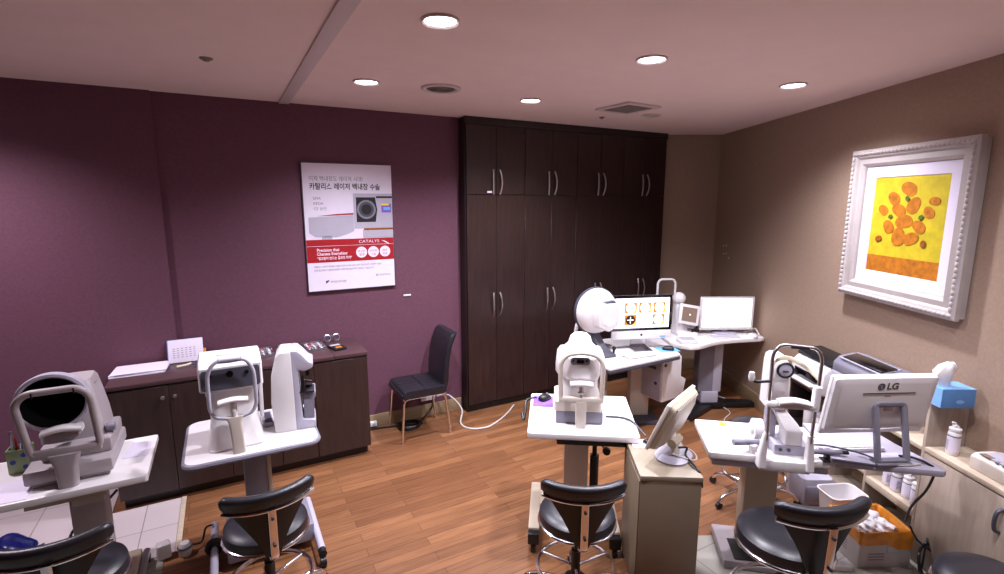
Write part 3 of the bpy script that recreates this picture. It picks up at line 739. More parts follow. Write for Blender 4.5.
w = obj('front_window', B().prism(rrect(.272, .108, .014), 0, .010, T(0, -.084, .388) @ RX(PI/2-.03)), M['dgrey'], t)
for x, r in ((-.005, .017), (.075, .009), (-.09, .006)):
    obj('lens', B().cyl((x, -.09, .415), (x, -.104, .415), r, n=20).cyl((x, -.10, .415), (x, -.108, .415), r*.6, n=16), M['glassblk'], w)
obj('top_button', B().box((-.03, .05, .484), (.06, .03, .010), .003), M['white'], t)
obj('lower_lip', B().box((0, -.088, .330), (.20, .012, .012), .004), M['cream2'], t)
ar = round_path([(-.03, -.15, .192), (-.085, -.15, .205), (-.108, -.15, .25), (-.106, -.15, .44), (-.07, -.15, .505), (.07, -.15, .505), (.106, -.15, .44), (.108, -.15, .25), (.085, -.15, .205), (.03, -.15, .192)], .05, 5)
obj('head_rest', B().tube(ar, .0095, 10), M['lav'], t)
obj('forehead_pad', B().tube([(-.055, -.148, .503), (0, -.142, .498), (.055, -.148, .503)], .012, 8, smooth=4), M['greyp'], t)
obj('chin_column', B().stack([(.0, .01, -.15, .062, .05, .012), (.17, .0, -.15, .06, .045, .012), (.20, 0, -.15, .085, .035, .012)]), M['cream'], t)
obj('chin_post', B().cyl((0, -.15, .19), (0, -.15, .275), .016, n=16), M['white'], t)
obj('chin_rest', B().loft([[(x, -.155+p[0], .285+.008*math.cos(x*25)+p[1]) for p in rrect(.055, .018, .008, 3)] for x in (-.07, -.05, -.025, 0, .025, .05, .07)]), M['white'], t)

t = thing('lens_meter', 'tall white and lavender lens meter at the right end of second table', 'lens meter', (.285, 3.05, TZ), R(-8))
def upright(b, poly, y0, y1, bev=0): return b.prism(poly, y0, y1, T(0, 0, 0) @ RX(PI/2), bev)
b = upright(B(), [(-.105, 0), (.008, 0), (.006, .30), (.002, .468), (-.055, .470), (-.08, .44), (-.105, .34), (-.115, .18)], -.11, .09, .008)
obj('rear_cover', b, M['white'], t)
b = upright(B(), [(.004, .0), (.115, .0), (.112, .05), (.045, .06), (.040, .20), (.035, .36), (.060, .345), (.085, .35), (.115, .365), (.118, .39), (.095, .40), (.06, .445), (.035, .470), (-.003, .470), (-.003, .30)], -.105, .085, .008)
obj('front_body', b, M['lav'], t)
obj('measuring_block', upright(B(), [(.05, .055), (.108, .05), (.112, .17), (.122, .18), (.122, .215), (.055, .21)], -.085, .065, .006), M['greyp'], t)
obj('lens_stage', B().cyl((.085, -.01, .215), (.085, -.01, .245), .020, n=20).box((.075, -.03, .222), (.08, .11, .012), .003), M['blackp'], t)
obj('marking_arm', B().box((.055, -.06, .27), (.02, .03, .09), .004).cyl((.055, -.06, .29), (.10, -.04, .27), .007, n=10).cyl((.085, -.01, .30), (.085, -.01, .36), .014, n=16), M['blackp'], t)
t = thing('remote_tray', 'small grey tray between the two instruments on second table', 'tray', (.145, 3.19, TZ))
obj('tray_body', B().box((0, 0, .012), (.05, .20, .024), .004), M['lav'], t); obj('tray_pad', B().box((0, -.01, .0245), (.036, .16, .003)), M['dgrey'], t)

# ------------------------------------------------------------------ centre table: tonometer, mouse, pad
p = ct(-.012, .125)
t = thing('tonometer', 'rounded white tonometer with arched chin frame on centre table', 'eye instrument', (*p, TZ), CA); t.scale = (.97, .97, .90)
obj('base', B().box((-.005, .16, .043), (.285, .27, .084), .008), M['greyp'], t)
obj('slide', B().stack([(.086, -.015, .16, .285, .27, .02), (.15, -.015, .16, .285, .27, .02), (.158, -.015, .16, .27, .25, .02)]), M['cream'], t)
obj('body', B().stack([(.158, 0, .17, .21, .20, .04), (.20, 0, .17, .215, .21, .05), (.30, 0, .16, .215, .22, .06)]), M['white'], t)
obj('head', B().stack([(.302, 0, .15, .22, .24, .06), (.32, 0, .145, .232, .26, .07), (.45, 0, .15, .232, .27, .07), (.475, 0, .16, .20, .25, .07), (.50, 0, .17, .15, .21, .06), (.545, 0, .18, .125, .17, .05), (.565, 0, .185, .09, .12, .04)]), M['white'], t)
for s in (-1, 1): obj('side_cover', B().stack([(.315, s*.115, .17, .05, .17, .02), (.34, s*.125, .17, .055, .19, .025), (.44, s*.118, .17, .05, .18, .025), (.47, s*.105, .17, .04, .14, .018)]), M['white'], t)
w = obj('front_window', B().prism(rrect(.115, .05, .018), 0, .012, T(-.008, .020, .435) @ RX(PI/2)), M['greyp'], t)
obj('lens', B().prism(rrect(.045, .022, .010), 0, .008, T(-.008, .010, .435) @ RX(PI/2)), M['glassblk'], w)
for x in (-.042, .038): obj('sensor', B().cyl((x-.008, .010, .438), (x-.008, .004, .438), .006, n=12), M['glassblk'], w)
b = B()
for x in (-.04, 0, .04): b.box((x, .135, .553), (.028, .012, .006), .002, rx=.4)
o = obj('top_vent', b, M['lav'], t); o['kind'] = 'stuff'
ar = round_path([(-.120, -.02, .19), (-.126, -.02, .43), (-.09, -.02, .485), (0, -.02, .503), (.09, -.02, .485), (.126, -.02, .43), (.120, -.02, .19)], .06, 5)
obj('chin_frame', B().tube(ar, .0145, 10), M['cream'], t)
obj('forehead_pad', B().tube([(-.07, -.016, .488), (0, -.012, .497), (.07, -.016, .488)], .013, 8, smooth=4), M['lav'], t)
obj('frame_bar', B().box((0, -.02, .188), (.266, .032, .038), .010), M['cream'], t)
obj('frame_column', B().stack([(0, 0, -.02, .055, .04, .012), (.04, 0, -.02, .064, .045, .012), (.18, 0, -.02, .064, .04, .012)]), M['cream'], t)
obj('chin_rest', B().loft([[(x, -.025+q[0], .292+.006*math.cos(x*25)+q[1]) for q in rrect(.055, .026, .010, 3)] for x in (-.068, -.045, -.02, 0, .02, .045, .068)]), M['white'], t)
obj('chin_post', B().cyl((0, -.02, .19), (0, -.02, .285), .012, n=14).torus((0, -.02, .235), .016, .006, 20, 6), M['steel'], t)
p = ct(-.235, .47)
tag(obj('mouse_pad', B().box((0, 0, .002), (.13, .17, .004), .001), M['purplepad']), 'purple patterned mouse pad on left back corner of centre table', 'mouse pad', loc=(*p, TZ), rz=CA)
def mouse(loc, rz, label, s=1.0):
    t = thing('computer_mouse', label, 'mouse', loc, rz)
    obj('shell', B().stack([(0, 0, 0, .058*s, .098*s, .026*s), (.012*s, 0, 0, .062*s, .104*s, .03*s), (.024*s, 0, -.004, .054*s, .090*s, .026*s), (.034*s, 0, -.008, .036*s, .06*s, .017*s), (.037*s, 0, -.008, .014*s, .03*s, .006*s)], n=6), M['blackp'], t)
    obj('wheel', B().cyl((-.004*s, .026*s, .030*s), (.004*s, .026*s, .030*s), .008*s, n=14), M['greyp'], t)
    return t
p = ct(-.225, .50); mouse((*p, TZ+.0045), CA+R(-35), 'black mouse on the purple pad left of the tonometer')
p0, p1, p2, p3 = ct(-.28, .52), ct(-.345, .50), ct(-.35, .44), ct(-.36, .40)
cable('mouse_cable', [(p0[0], p0[1], TZ+.01), (p1[0], p1[1], TZ-.01), (p2[0], p2[1], TZ-.06), (p3[0], p3[1], TZ-.10), (p2[0]-.02, p2[1]+.01, TZ-.07)], .008, M['blackp'], 'black cable bunch hanging off the left edge of centre table')
a = [ct(.15, .26), ct(.25, .25), ct(.30, .20), ct(.33, .13), ct(.36, .08)]
cable('device_cable', [(a[0][0], a[0][1], TZ+.007), (a[1][0], a[1][1], TZ+.007), (a[2][0], a[2][1], TZ+.007), (a[3][0], a[3][1], TZ-.005), (a[4][0], a[4][1], .725)], .006, M['dgrey'], 'dark cable crossing right part of centre table from the tonometer')

# ------------------------------------------------------------------ khaki cabinet with an old monitor
KA = R(-32); KH = .708
kf = place(1.848, 1.613, KA)
p = kf(0, .20)
t = thing('side_cabinet', 'khaki cabinet with open-edged top standing right of the centre stool', 'cabinet', (*p, 0), KA)
obj('carcass', B().box((0, 0, .342), (.298, .392, .676), .002), M['khaki'], t)
obj('top', B().box((0, 0, KH-.0135), (.308, .402, .027), .003), M['khaki_top'], t)
obj('plinth', B().box((0, .01, .012), (.28, .36, .024)), M['dgrey'], t)
obj('door', B().box((-.152, 0, .36), (.010, .38, .63), .002), M['khaki'], t)
m0 = Vector((1.985, 1.836))
t = thing('monitor', 'old cream monitor tilted back on khaki cabinet, seen from behind', 'monitor', (2.005, 1.775, KH), R(22))
# local: screen faces +y, back faces -y; tilt top towards -y
X = T(0, .045, .085) @ RX(R(22))
obj('bezel', B().box((0, .014, .14), (.37, .022, .285), .006, X=X), M['cream'], t)
obj('screen', B().box((0, .0255, .145), (.33, .002, .235), X=X), M['glassblk'], t)
b = B().loft([[(x*1.0, 0.004, z) for x, z in [(q[0], q[1]+.14) for q in rrect(.362, .277, .02)]], [(x, -.022, z) for x, z in [(q[0], q[1]+.14) for q in rrect(.345, .262, .03)]], [(x, -.042, z) for x, z in [(q[0], q[1]+.135) for q in rrect(.27, .20, .04)]]], X=X)
obj('rear_shell', b, M['beige'], t)
b = B()
for k in range(15): b.box((-.14+.02*k, -.026, .245), (.006, .012, .045), X=X)
o = obj('vent_rib', b, M['cream'], t); o['kind'] = 'stuff'
obj('stand_neck', B().tube([(0, -.03, .015), (0, -.02, .07), (0, .0, .13), (0, -.01, .18)], .032, 12, smooth=4, flat=.7), M['cream'], t)
obj('stand_hinge', B().cyl((-.05, -.025, .09), (.05, -.025, .09), .024, n=18), M['beige'], t)
obj('stand_foot', B().stack([(0, 0, -.02, .22, .17, .08), (.010, 0, -.02, .225, .175, .085), (.018, 0, -.02, .18, .13, .065)], n=8), M['lav'], t)
a = [kf(.12, .20), kf(.135, .12), kf(.145, .06), kf(.158, .05)]
cable('monitor_cable', [(2.02, 1.73, KH+.06), (2.07, 1.72, KH+.05), (a[1][0]+.02, a[1][1]+.06, KH+.02), (a[2][0], a[2][1], KH+.008), (a[3][0], a[3][1], KH-.02), (a[3][0]+.008, a[3][1]-.005, KH-.08)], .006, M['blackp'], 'black cable hanging over the right edge of khaki cabinet')
cable('monitor_cable', [(1.98, 1.74, KH+.03), (2.05, 1.66, KH+.012), (2.10, 1.68, KH+.010), (2.13, 1.75, KH+.010), (2.10, 1.82, KH+.012)], .005, M['cable_w'], 'pale cable lying behind the foot of the old cream monitor')
p = kf(-.06, .34)
tag(obj('paper_sheet', B().box((0, 0, .0015), (.14, .10, .003)), M['paper']), 'white pad on back left corner of khaki cabinet', 'paper', loc=(*p, KH), rz=KA)
p = kf(-.04, .345); mouse((*p, KH+.0035), KA+R(50), 'small black mouse on white pad behind the old cream monitor', .6)

# ------------------------------------------------------------------ centre back desk: computer and dome device
t = thing('computer_desk', 'white desk with dark edge carrying the large black framed monitor', 'desk', (3.15, 3.30, 0))
poly = [(-.56, -.365), (.234, -.357), (.55, .24), (-.30, .40), (-.55, .26)]
obj('desktop', B().prism(poly, .728, TZ, bev=.004), M['white2'], t)
obj('edge_band', B().prism([(x*.997, y*.997) for x, y in poly], .700, .7275, bev=.003), M['dgrey'], t)
obj('column', B().box((.205, .10, .375), (.18, .12, .66), .006, rz=R(-27)), M['cream'], t)
obj('column', B().box((-.33, .05, .375), (.14, .12, .66), .006, rz=R(-27)), M['beige'], t)
for x, y in ((.215, .10), (-.33, .05)): obj('foot', B().box((x, y, .022), (.30, .38, .044), .012, rz=R(-27)), M['dgrey'], t)
obj('cable_tray', B().box((.0, .08, .66), (.34, .10, .07), .005, rz=R(-8)), M['dgrey'], t)
ic = Vector((3.195, 3.225)); IA = R(-20)
t = thing('computer_monitor', 'black framed all-in-one computer showing eye images on the white desk', 'computer', (3.185, 3.222, TZ), IA)
W, Ht, z0 = .555, .395, .097
obj('back_shell', B().box((0, .012, z0+Ht/2), (W-.004, .018, Ht-.004), .006), M['lav'], t)
obj('chin', B().box((0, -.002, z0+.038), (W, .016, .076), .004), M['white'], t)
obj('glass', B().box((0, -.003, z0+.076+(Ht-.076)/2), (W, .012, Ht-.076), .003), M['glassblk'], t)
sw, sh = W-.05, Ht-.076-.05; sz = z0+.076+(Ht-.076)/2
o = obj('screen', B().box((0, -.0095, sz), (sw, .002, sh)), M['screen_white'], t, 'bright white screen with five eye pictures')
for k, (x, z) in enumerate(((-.109, .048), (.022, .048), (.158, .048), (-.109, -.06), (.152, -.06))):
    e = obj('eye_picture', B().box((x, -.0108, sz+z), (.112, .0012, .092)), M['scr_orange'], o)
    obj('eye_pupil', B().prism(circ(0, 0, .044, 24), 0, .0008, T(x, -.0114, sz+z) @ RX(PI/2)), M['scr_dark'] if k == 3 else M['screen_white'], o)
    obj('eye_corner', B().prism([(x+.020, -.046), (x+.056, -.046), (x+.056, -.012)], 0, .0006, T(0, -.0112, sz+z) @ RX(PI/2)), M['scr_yellow'], o)
    if k == 3: obj('eye_cross', B().box((x, -.0126, sz+z), (.06, .0006, .006)).box((x, -.0126, sz+z), (.006, .0006, .06)), M['screen_white'], o)
for z in (sh/2-.008, -sh/2+.008): obj('menu_bar', B().box((0, -.0108, sz+z), (sw-.02, .0008, .009)), M['scr_blue'] if z < 0 else M['lav'], o)
obj('chin_mark', B().cyl((0, -.0102, z0+.038), (0, -.0112, z0+.038), .011, n=20), M['black_ink'], t)
obj('chin_sticker', B().box((W/2-.075, -.0106, z0+.016), (.05, .0012, .012)), M['bluepad'], t)
obj('stand', B().loft([[(x, y, z) for x, z in ((-.09, z_), (.09, z_))] + [(.09, y+.008, z_), (-.09, y+.008, z_)] for y, z_, z in ()] or [[(-.085, -.085, .001), (.085, -.085, .001), (.085, -.085, .008), (-.085, -.085, .008)], [(-.085, .045, .001), (.085, .045, .001), (.085, .045, .010), (-.085, .045, .010)], [(-.07, .075, .02), (.07, .075, .02), (.07, .066, .028), (-.07, .066, .028)], [(-.06, .058, .15), (.06, .058, .15), (.06, .049, .15), (-.06, .049, .15)], [(-.055, .03, .24), (.055, .03, .24), (.055, .021, .24), (-.055, .021, .24)]]), M['steel'], t)
t = thing('keyboard', 'thin white keyboard lying before the all-in-one computer', 'keyboard', (3.02, 3.06, TZ), R(-6))
obj('key_base', B().box((0, 0, .006), (.28, .11, .011), .003), M['steel'], t)
b = B()
for j in range(5):
    for i in range(14): b.box((-.124+.019*i, -.04+.02*j, .0135), (.016, .016, .004), .001, seg=1)
o = obj('key', b, M['white'], t); o['kind'] = 'stuff'
tag(obj('mouse_pad', B().box((0, 0, .002), (.18, .15, .004), .001), M['bluepad']), 'light blue mouse pad on right corner of the computer desk', 'mouse pad', loc=(3.385, 3.095, TZ), rz=R(-20))
mouse((3.375, 3.075, TZ+.0045), R(40), 'black mouse on the light blue pad beside the computer')
# dome device
t = thing('eye_scanner', 'large white dome eye scanner on grey curved stand beside the computer', 'eye instrument', (2.765, 3.37, TZ), R(-6))
X = T(0, -.03, .375) @ RX(PI/2)
obj('dome', B().lathe([(.198, 0), (.196, .02), (.185, .05), (.155, .082), (.10, .105), (.05, .113), (0, .115), (0, 0)], n=56, X=X), M['white'], t)
obj('dome_rim', B().lathe([(0, -.05), (.17, -.05), (.198, -.035), (.208, -.012), (.206, .004), (.198, .006), (0, .0)], n=56, X=X), M['dgrey'], t)
hexp = [(-.105, -.095), (.01, -.15), (.11, -.115), (.13, .04), (.095, .095), (-.075, .105), (-.12, .04)]
X2 = T(.015, -.085, .365) @ RZ(R(8)) @ RX(PI/2)
h = obj('camera_head', B().prism(hexp, 0, .105, X2, .014), M['white'], t)
obj('head_top', B().prism([(-.055, -.03), (.08, -.03), (.07, -.10), (-.045, -.10)], .098, .108, T(.02, -.085, .365) @ RZ(R(8)), .002), M['dgrey'], h)
obj('head_front', B().prism([(x*.7, y*.7) for x, y in hexp], .105, .109, X2), M['white'], h)
obj('stand', B().loft([[(cx+q[0], cy+q[1], z) for q in rrect(w, d, .03)] for z, cx, cy, w, d in ((0, .03, -.10, .15, .24), (.018, .03, -.10, .15, .24), (.03, .03, -.09, .12, .19), (.09, .02, -.05, .085, .11), (.18, 0, -.0, .09, .09), (.28, -.02, .04, .13, .09), (.36, -.01, .05, .17, .08))]), M['dgrey'], t)
obj('patient_unit', B().box((-.02, .085, .36), (.20, .09, .21), .04, seg=4), M['white'], t)
obj('patient_arm', B().tube([(-.09, .10, .26), (-.10, .12, .16), (-.05, .10, .10), (.0, .04, .06)], .018, 10, smooth=4), M['white'], t)
obj('joystick', B().cyl((.10, -.17, .018), (.105, -.17, .06), .010, n=14).ball((.106, -.17, .065), .017, 14), M['blackp'], t)
# computer tower under the desk
t = thing('computer_tower', 'white computer tower hung below right side of the computer desk', 'computer', (3.50, 3.235, .0), R(2))
obj('case', B().prism([(-.15, .25), (.13, .26), (.17, .42), (.10, .46), (.095, .66), (-.15, .66)], -.13, .13, RX(PI/2), .010), M['white'], t)
obj('front_panel', B().box((-.153, .0, .455), (.012, .22, .38), .004), M['lav'], t)
obj('drive_slot', B().box((-.1605, .02, .56), (.004, .16, .03), .002), M['dgrey'], t)
obj('power_button', B().cyl((-.158, -.06, .42), (-.164, -.06, .42), .016, n=16), M['bluedot'], t)
obj('hanger', B().box((-.05, 0, .681), (.10, .10, .038), .003), M['dgrey'], t)
obj('side_badge', B().cyl((-.12, -.1305, .60), (-.12, -.134, .60), .016, n=16), M['blackp'], t)

# ------------------------------------------------------------------ corner desk
t = thing('corner_desk', 'white corner desk on grey column against the taupe walls', 'desk', (4.15, 3.25, 0))
poly = [(-.505, .12), (-.555, .01), (-.54, -.12), (-.50, -.19), (-.42, -.215), (-.33, -.21), (-.22, -.195), (-.10, -.195), (.05, -.225), (.33, -.315), (.38, -.315), (.40, -.285), (.68, .25), (.30, .52), (-.30, .50)]
obj('desktop', B().prism(poly, .712, TZ, bev=.008), M['white2'], t)
obj('column', B().box((.0, .03, .44), (.20, .14, .54), .01, rz=RW), M['greyp'], t)
obj('column_front', B().box((.0+.055, .03-.055-.03, .44), (.085, .05, .53), .006, rz=RW), M['lav'], t)
obj('lower_column', B().box((.01, .01, .115), (.17, .15, .13), .006, rz=RW), M['lav'], t)
b = B()
for a0, L in ((R(-160), .50), (R(-32), .46), (R(60), .30)):
    d = Vector((math.cos(a0), math.sin(a0))); n = Vector((-d.y, d.x)); o0 = Vector((.03, .02))
    q = [o0-n*.09, o0+n*.09, o0+d*L+n*.045, o0+d*L-n*.045]; b.prism([(v.x, v.y) for v in q], .012, .055, bev=.008)
b.box((.03, .02, .04), (.26, .22, .06), .012, rz=RW); obj('base', b, M['blackp'], t)
for a0, L in ((R(-160), .48), (R(-32), .44), (R(60), .28)): obj('glide', B().cyl((.03+L*math.cos(a0), .02+L*math.sin(a0), 0), (.03+L*math.cos(a0), .02+L*math.sin(a0), .016), .022, n=14), M['steel'], t)
t = thing('monitor', 'wide white framed monitor with blank bright screen on corner desk', 'monitor', (4.315, 3.215, TZ), RW)
obj('bezel', B().box((0, 0, .208), (.54, .024, .335), .008), M['white'], t)
obj('screen', B().box((0, -.0125, .213), (.49, .002, .285)), M['screen_white'], t, 'blank bright white screen')
obj('back_cover', B().box((0, .024, .21), (.44, .03, .22), .014), M['lav'], t)
obj('neck', B().box((0, .03, .10), (.06, .03, .19), .006), M['lav'], t)
obj('foot', B().stack([(0, 0, .03, .24, .16, .06), (.01, 0, .03, .24, .16, .06), (.016, 0, .03, .2, .12, .05)]), M['lav'], t)
t = thing('keyboard', 'white keyboard lying before the blank monitor on corner desk', 'keyboard', (4.18, 3.125, TZ), RW+R(8))
obj('key_base', B().box((0, 0, .007), (.30, .10, .013), .003), M['white'], t)
b = B()
for j in range(4):
    for i in range(14): b.box((-.13+.02*i, -.033+.021*j, .0152), (.017, .017, .004), .001, seg=1)
o = obj('key', b, M['lav'], t); o['kind'] = 'stuff'
mm = mouse((4.43, 2.995, TZ), RW+R(30), 'white mouse near right front edge of the corner desk')
for ch in mm.children:
    ch.data = ch.data.copy(); ch.data.materials[0] = M['white']
cable('monitor_cable', [(4.50, 3.14, TZ+.012), (4.57, 3.12, TZ+.02), (4.585, 3.08, TZ+.05), (4.56, 3.02, TZ+.012), (4.53, 2.99, TZ+.01)], .008, M['cable_w'], 'white cable looping at right end of the corner desk')
t = thing('keratometer', 'white keratometer with tilted square display and ball on corner desk', 'eye instrument', (3.96, 3.40, TZ), RW)
obj('base', B().stack([(0, -.02, -.03, .20, .20, .02), (.035, -.02, -.03, .20, .20, .02), (.045, -.02, -.03, .17, .17, .02)]), M['white'], t)
obj('body', B().stack([(.045, -.05, .0, .12, .13, .03), (.15, -.06, .02, .10, .12, .03), (.28, -.07, .03, .08, .10, .025), (.30, -.07, .03, .07, .08, .02)]), M['white'], t)
obj('ball', B().ball((-.072, .03, .355), (.062, .062, .062), 24), M['white'], t)
X = T(-.01, -.085, .215) @ RY(R(10)) @ RX(R(-14))
d = obj('display_frame', B().box((0, 0, 0), (.205, .030, .195), .010, X=X), M['white'], t)
obj('display', B().box((0, -.0158, 0), (.145, .002, .138), X=X), M['taupe_scr'], d); obj('pointer', B().box((.005, -.0172, .0), (.014, .001, .012), X=X), M['screen_white'], d)
for x in (.03, .06, .085): obj('knob', B().cyl((x, -.10, .046), (x, -.10, .072), .013, n=14), M['blackp'], t)
obj('joystick', B().cyl((.09, -.04, .04), (.095, -.05, .10), .012, n=14), M['blackp'], t)
t = thing('head_rest', 'white arched head rest standing behind the all-in-one computer', 'head rest', (3.90, 3.62, TZ), RW)
obj('arch', B().tube(round_path([(-.09, 0, .0), (-.09, 0, .49), (-.065, 0, .525), (.065, 0, .525), (.09, 0, .49), (.09, 0, .0)], .05), .012, 10), M['white'], t)
obj('forehead_bar', B().box((0, 0, .345), (.20, .022, .03), .008), M['white'], t)
obj('foot_bar', B().box((0, 0, .014), (.22, .05, .028), .008), M['white'], t)
t = thing('control_box', 'low white control box at front left of the corner desk', 'box', (3.72, 3.17, TZ), RW)
obj('body', B().box((0, 0, .018), (.17, .12, .036), .008), M['white'], t); obj('lid', B().box((0, 0, .038), (.13, .09, .006), .002), M['lav'], t)
cable('floor_cable', [(4.28, 3.17, .012), (4.22, 3.02, .009), (4.05, 2.95, .009), (3.95, 2.87, .009)], .005, M['cable_w'], 'thin white cable on the floor before the corner desk base')
cable('floor_cable', [(4.36, 3.30, .06), (4.44, 3.28, .03), (4.48, 3.18, .012), (4.52, 3.08, .012)], .005, M['cable_w'], 'thin white cable on the floor right of the corner desk column')

# ------------------------------------------------------------------ right: chin-rest table and slit lamp
SA = R(-39.6)
sf = place(2.384, 1.449, SA)
p = sf(0, .21)
t = slit_table = thing('instrument_table', 'white instrument table with yellow tag and grey side wing carrying the slit lamp', 'table', (*p, 0), SA)
obj('tabletop', B().prism(rrect(.61, .42, .012, 4), .712, TZ, bev=.006), M['white2'], t)
obj('apron', B().box((0, -.01, .690), (.56, .36, .042), .004), M['lav'], t)
obj('column', B().box((.035, .07, .36), (.17, .13, .62), .006), M['beige'], t)
obj('base_plate', B().box((.06, .06, .032), (.44, .34, .05), .008), M['mauve'], t)
obj('base_recess', B().box((.07, .0, .060), (.34, .18, .008), .002), M['blackp'], t)
obj('yellow_tag', B().box((-.155, .160, TZ+.0006), (.035, .06, .0012), rz=R(-20)), M['yellow'], t)
b = B()
for j in range(3):
    for k in range(5): b.box((-.29+.014*k, .19-.016*j, TZ+.0005), (.010, .004, .001))
o = obj('printed_note', b, M['ochre'], t); o['kind'] = 'stuff'
obj('name_plate', B().box((-.20, -.10, TZ+.0006), (.035, .008, .0012)), M['ink'], t)
p = (2.384, 1.351)
t = thing('slit_lamp', 'slit lamp with chrome chin frame, cream strap and white rounded head', 'eye instrument', (*p, TZ), SA)
# chin frame
obj('clamp', B().box((-.02, .038, -.012), (.235, .072, .060), .008).box((-.02, .095, .0105), (.225, .05, .018), .004), M['white'], t)
for s, x in ((-1, -.118), (1, .080)):
    obj('post_foot', B().stack([(-.02, x+s*.012, .02, .040, .06, .012), (.05, x+s*.010, .02, .036, .05, .012), (.15, x+s*.002, .01, .026, .034, .010), (.165, x, .005, .022, .026, .008)]), M['white'], t)
pts = round_path([(-.118, 0, .13), (-.126, 0, .575), (-.095, 0, .622), (.065, 0, .612), (.094, 0, .565), (.082, 0, .13)], .05, 5)
obj('chin_frame', B().tube(pts, .0085, 10), M['steel'], t)
obj('frame_pad', B().tube([(-.05, -.003, .612), (.0, -.004, .611), (.03, -.003, .610)], .0075, 8), M['blackp'], t)
obj('chin_bar', B().box((-.022, 0, .318), (.235, .04, .032), .010).loft([[(x, -.015+q[0], .340+.008*math.cos(x*30+.6)+q[1]) for q in rrect(.06, .02, .009, 3)] for x in (-.09, -.06, -.03, 0, .03, .055)]), M['white'], t)
obj('post_sleeve', B().stack([(.30, .083, 0, .034, .040, .012), (.42, .087, 0, .034, .040, .012), (.425, .087, 0, .026, .030, .010)]), M['white'], t)
pts = [Vector((-.128, -.004, .50)), Vector((-.10, .03, .53)), Vector((-.06, .055, .54)), Vector((-.02, .06, .535)), Vector((.03, .045, .51)), Vector((.07, .02, .475)), Vector((.088, -.004, .455))]
pts = spline(pts, 4); F = []
for i, q in enumerate(pts):
    d = (pts[min(i+1, len(pts)-1)]-pts[max(i-1, 0)]).normalized(); up = Vector((0, .25, 1)).normalized(); F.append((q, up, d.cross(up).normalized()))
obj('forehead_strap', B().sweep(F, rrect(.022, .004, .0019, 2)), M['strapm'], t)
obj('fixation_arm', B().tube([(-.125, 0, .435), (-.16, -.005, .432), (-.195, -.005, .430), (-.212, -.005, .437)], .008, 8, smooth=4), M['blackp'], t)
obj('fixation_lamp', B().lathe([(0, 0), (.012, .002), (.016, .02), (.012, .045), (0, .048)], c=(-.214, -.005, .432), n=16), M['white'], t)
# lamp head, arm and base behind the chin frame
obj('lamp_head', B().stack([(.245, -.045, .17, .085, .10, .02), (.26, -.045, .17, .115, .12, .025), (.44, -.045, .17, .112, .12, .03), (.49, -.05, .17, .104, .12, .04), (.52, -.055, .18, .08, .10, .035), (.532, -.058, .18, .045, .07, .02)]), M['white'], t)
h = obj('lamp_window', B().torus((-.025, .107, .46), .036, .0065, 32, 8, X=T(-.025, .107, .46) @ RX(PI/2) @ T(.025, -.107, -.46)), M['blackp'], t)
obj('window_glass', B().cyl((-.025, .109, .46), (-.025, .104, .46), .032, n=28), M['lav'], h)
obj('window_slit', B().box((-.025, .102, .455), (.028, .003, .010), .001), M['dgrey'], h)
obj('lamp_arm', B().box((-.045, .20, .13), (.05, .06, .30), .010), M['lav'], t)
obj('prism_box', B().stack([(.075, .035, .13, .085, .11, .010), (.145, .035, .13, .085, .11, .010), (.18, .015, .16, .08, .12, .010), (.245, -.03, .18, .06, .10, .010)]), M['white'], t)
obj('carriage', B().box((.03, .15, .044), (.17, .15, .058), .006), M['lav'], t)
for x in (-.025, .015): obj('carriage_knob', B().cyl((x, .076, .048), (x, .070, .048), .009, n=14), M['dgrey'], t)
obj('rail_plate', B().box((.0, .17, .007), (.28, .26, .014), .004), M['white'], t)
obj('rail_slot', B().box((.09, .09, .0145), (.065, .06, .004)), M['blackp'], t)
obj('side_wheel', B().cyl((-.13, .19, .10), (-.085, .19, .10), .055, n=28).cyl((-.145, .19, .10), (-.13, .19, .10), .03, n=20), M['white'], t)
obj('joystick', B().tube([(-.245, .10, .055), (-.17, .12, .052), (-.10, .14, .048)], [.017, .016, .014, .010], 12, smooth=4), M['greyp'], t)
obj('joystick_stem', B().cyl((-.145, .11, .0), (-.145, .11, .045), .020, n=18), M['white'], t)

# ------------------------------------------------------------------ grey desk with the big monitor
# its grey pointed side wing, level with the white top
c_, s_ = math.cos(-SA), math.sin(-SA)
def inT(x, y): x -= t.location.x; y -= t.location.y; return (x*c_-y*s_, x*s_+y*c_)
t = slit_table
poly = [inT(2.92+x, 1.28+y) for x, y in ((-.285, -.015), (.075, -.325), (.10, -.325), (.115, -.31), (.20, -.06), (.30, .13), (.02, .34))]
wing = obj('side_wing', B().prism(poly, .716, TZ, bev=.006), M['lav'], t, 'grey pointed side wing of the table')
obj('wing_tray', B().box((.35, .02, .700), (.20, .16, .025), .004), M['beige'], wing)
obj('wing_beam', B().box((.27, .12, .697), (.50, .06, .036), .004), M['dgrey'], wing)
LA = R(-26)
t = thing('monitor', 'large white LG monitor seen from behind on the grey desk', 'monitor', (2.845, 1.225, TZ), LA)
X = T(0, .0, .122) @ RX(R(10))
W, Ht = .548, .335
obj('bezel', B().box((0, .012, Ht/2), (W, .02, Ht), .006, X=X), M['white'], t)
obj('screen', B().box((0, .0225, Ht/2+.01), (W-.04, .002, Ht-.06), X=X), M['glassblk'], t)
b = B().loft([[(q[0], .003, q[1]+Ht/2+.012) for q in rrect(W-.008, Ht-.03, .012)], [(q[0], -.012, q[1]+Ht/2+.012) for q in rrect(W-.02, Ht-.042, .014)], [(q[0], -.020, q[1]+Ht/2+.012) for q in rrect(W-.07, Ht-.09, .03)]], X=X)
obj('rear_shell', b, M['white'], t, ang=20)
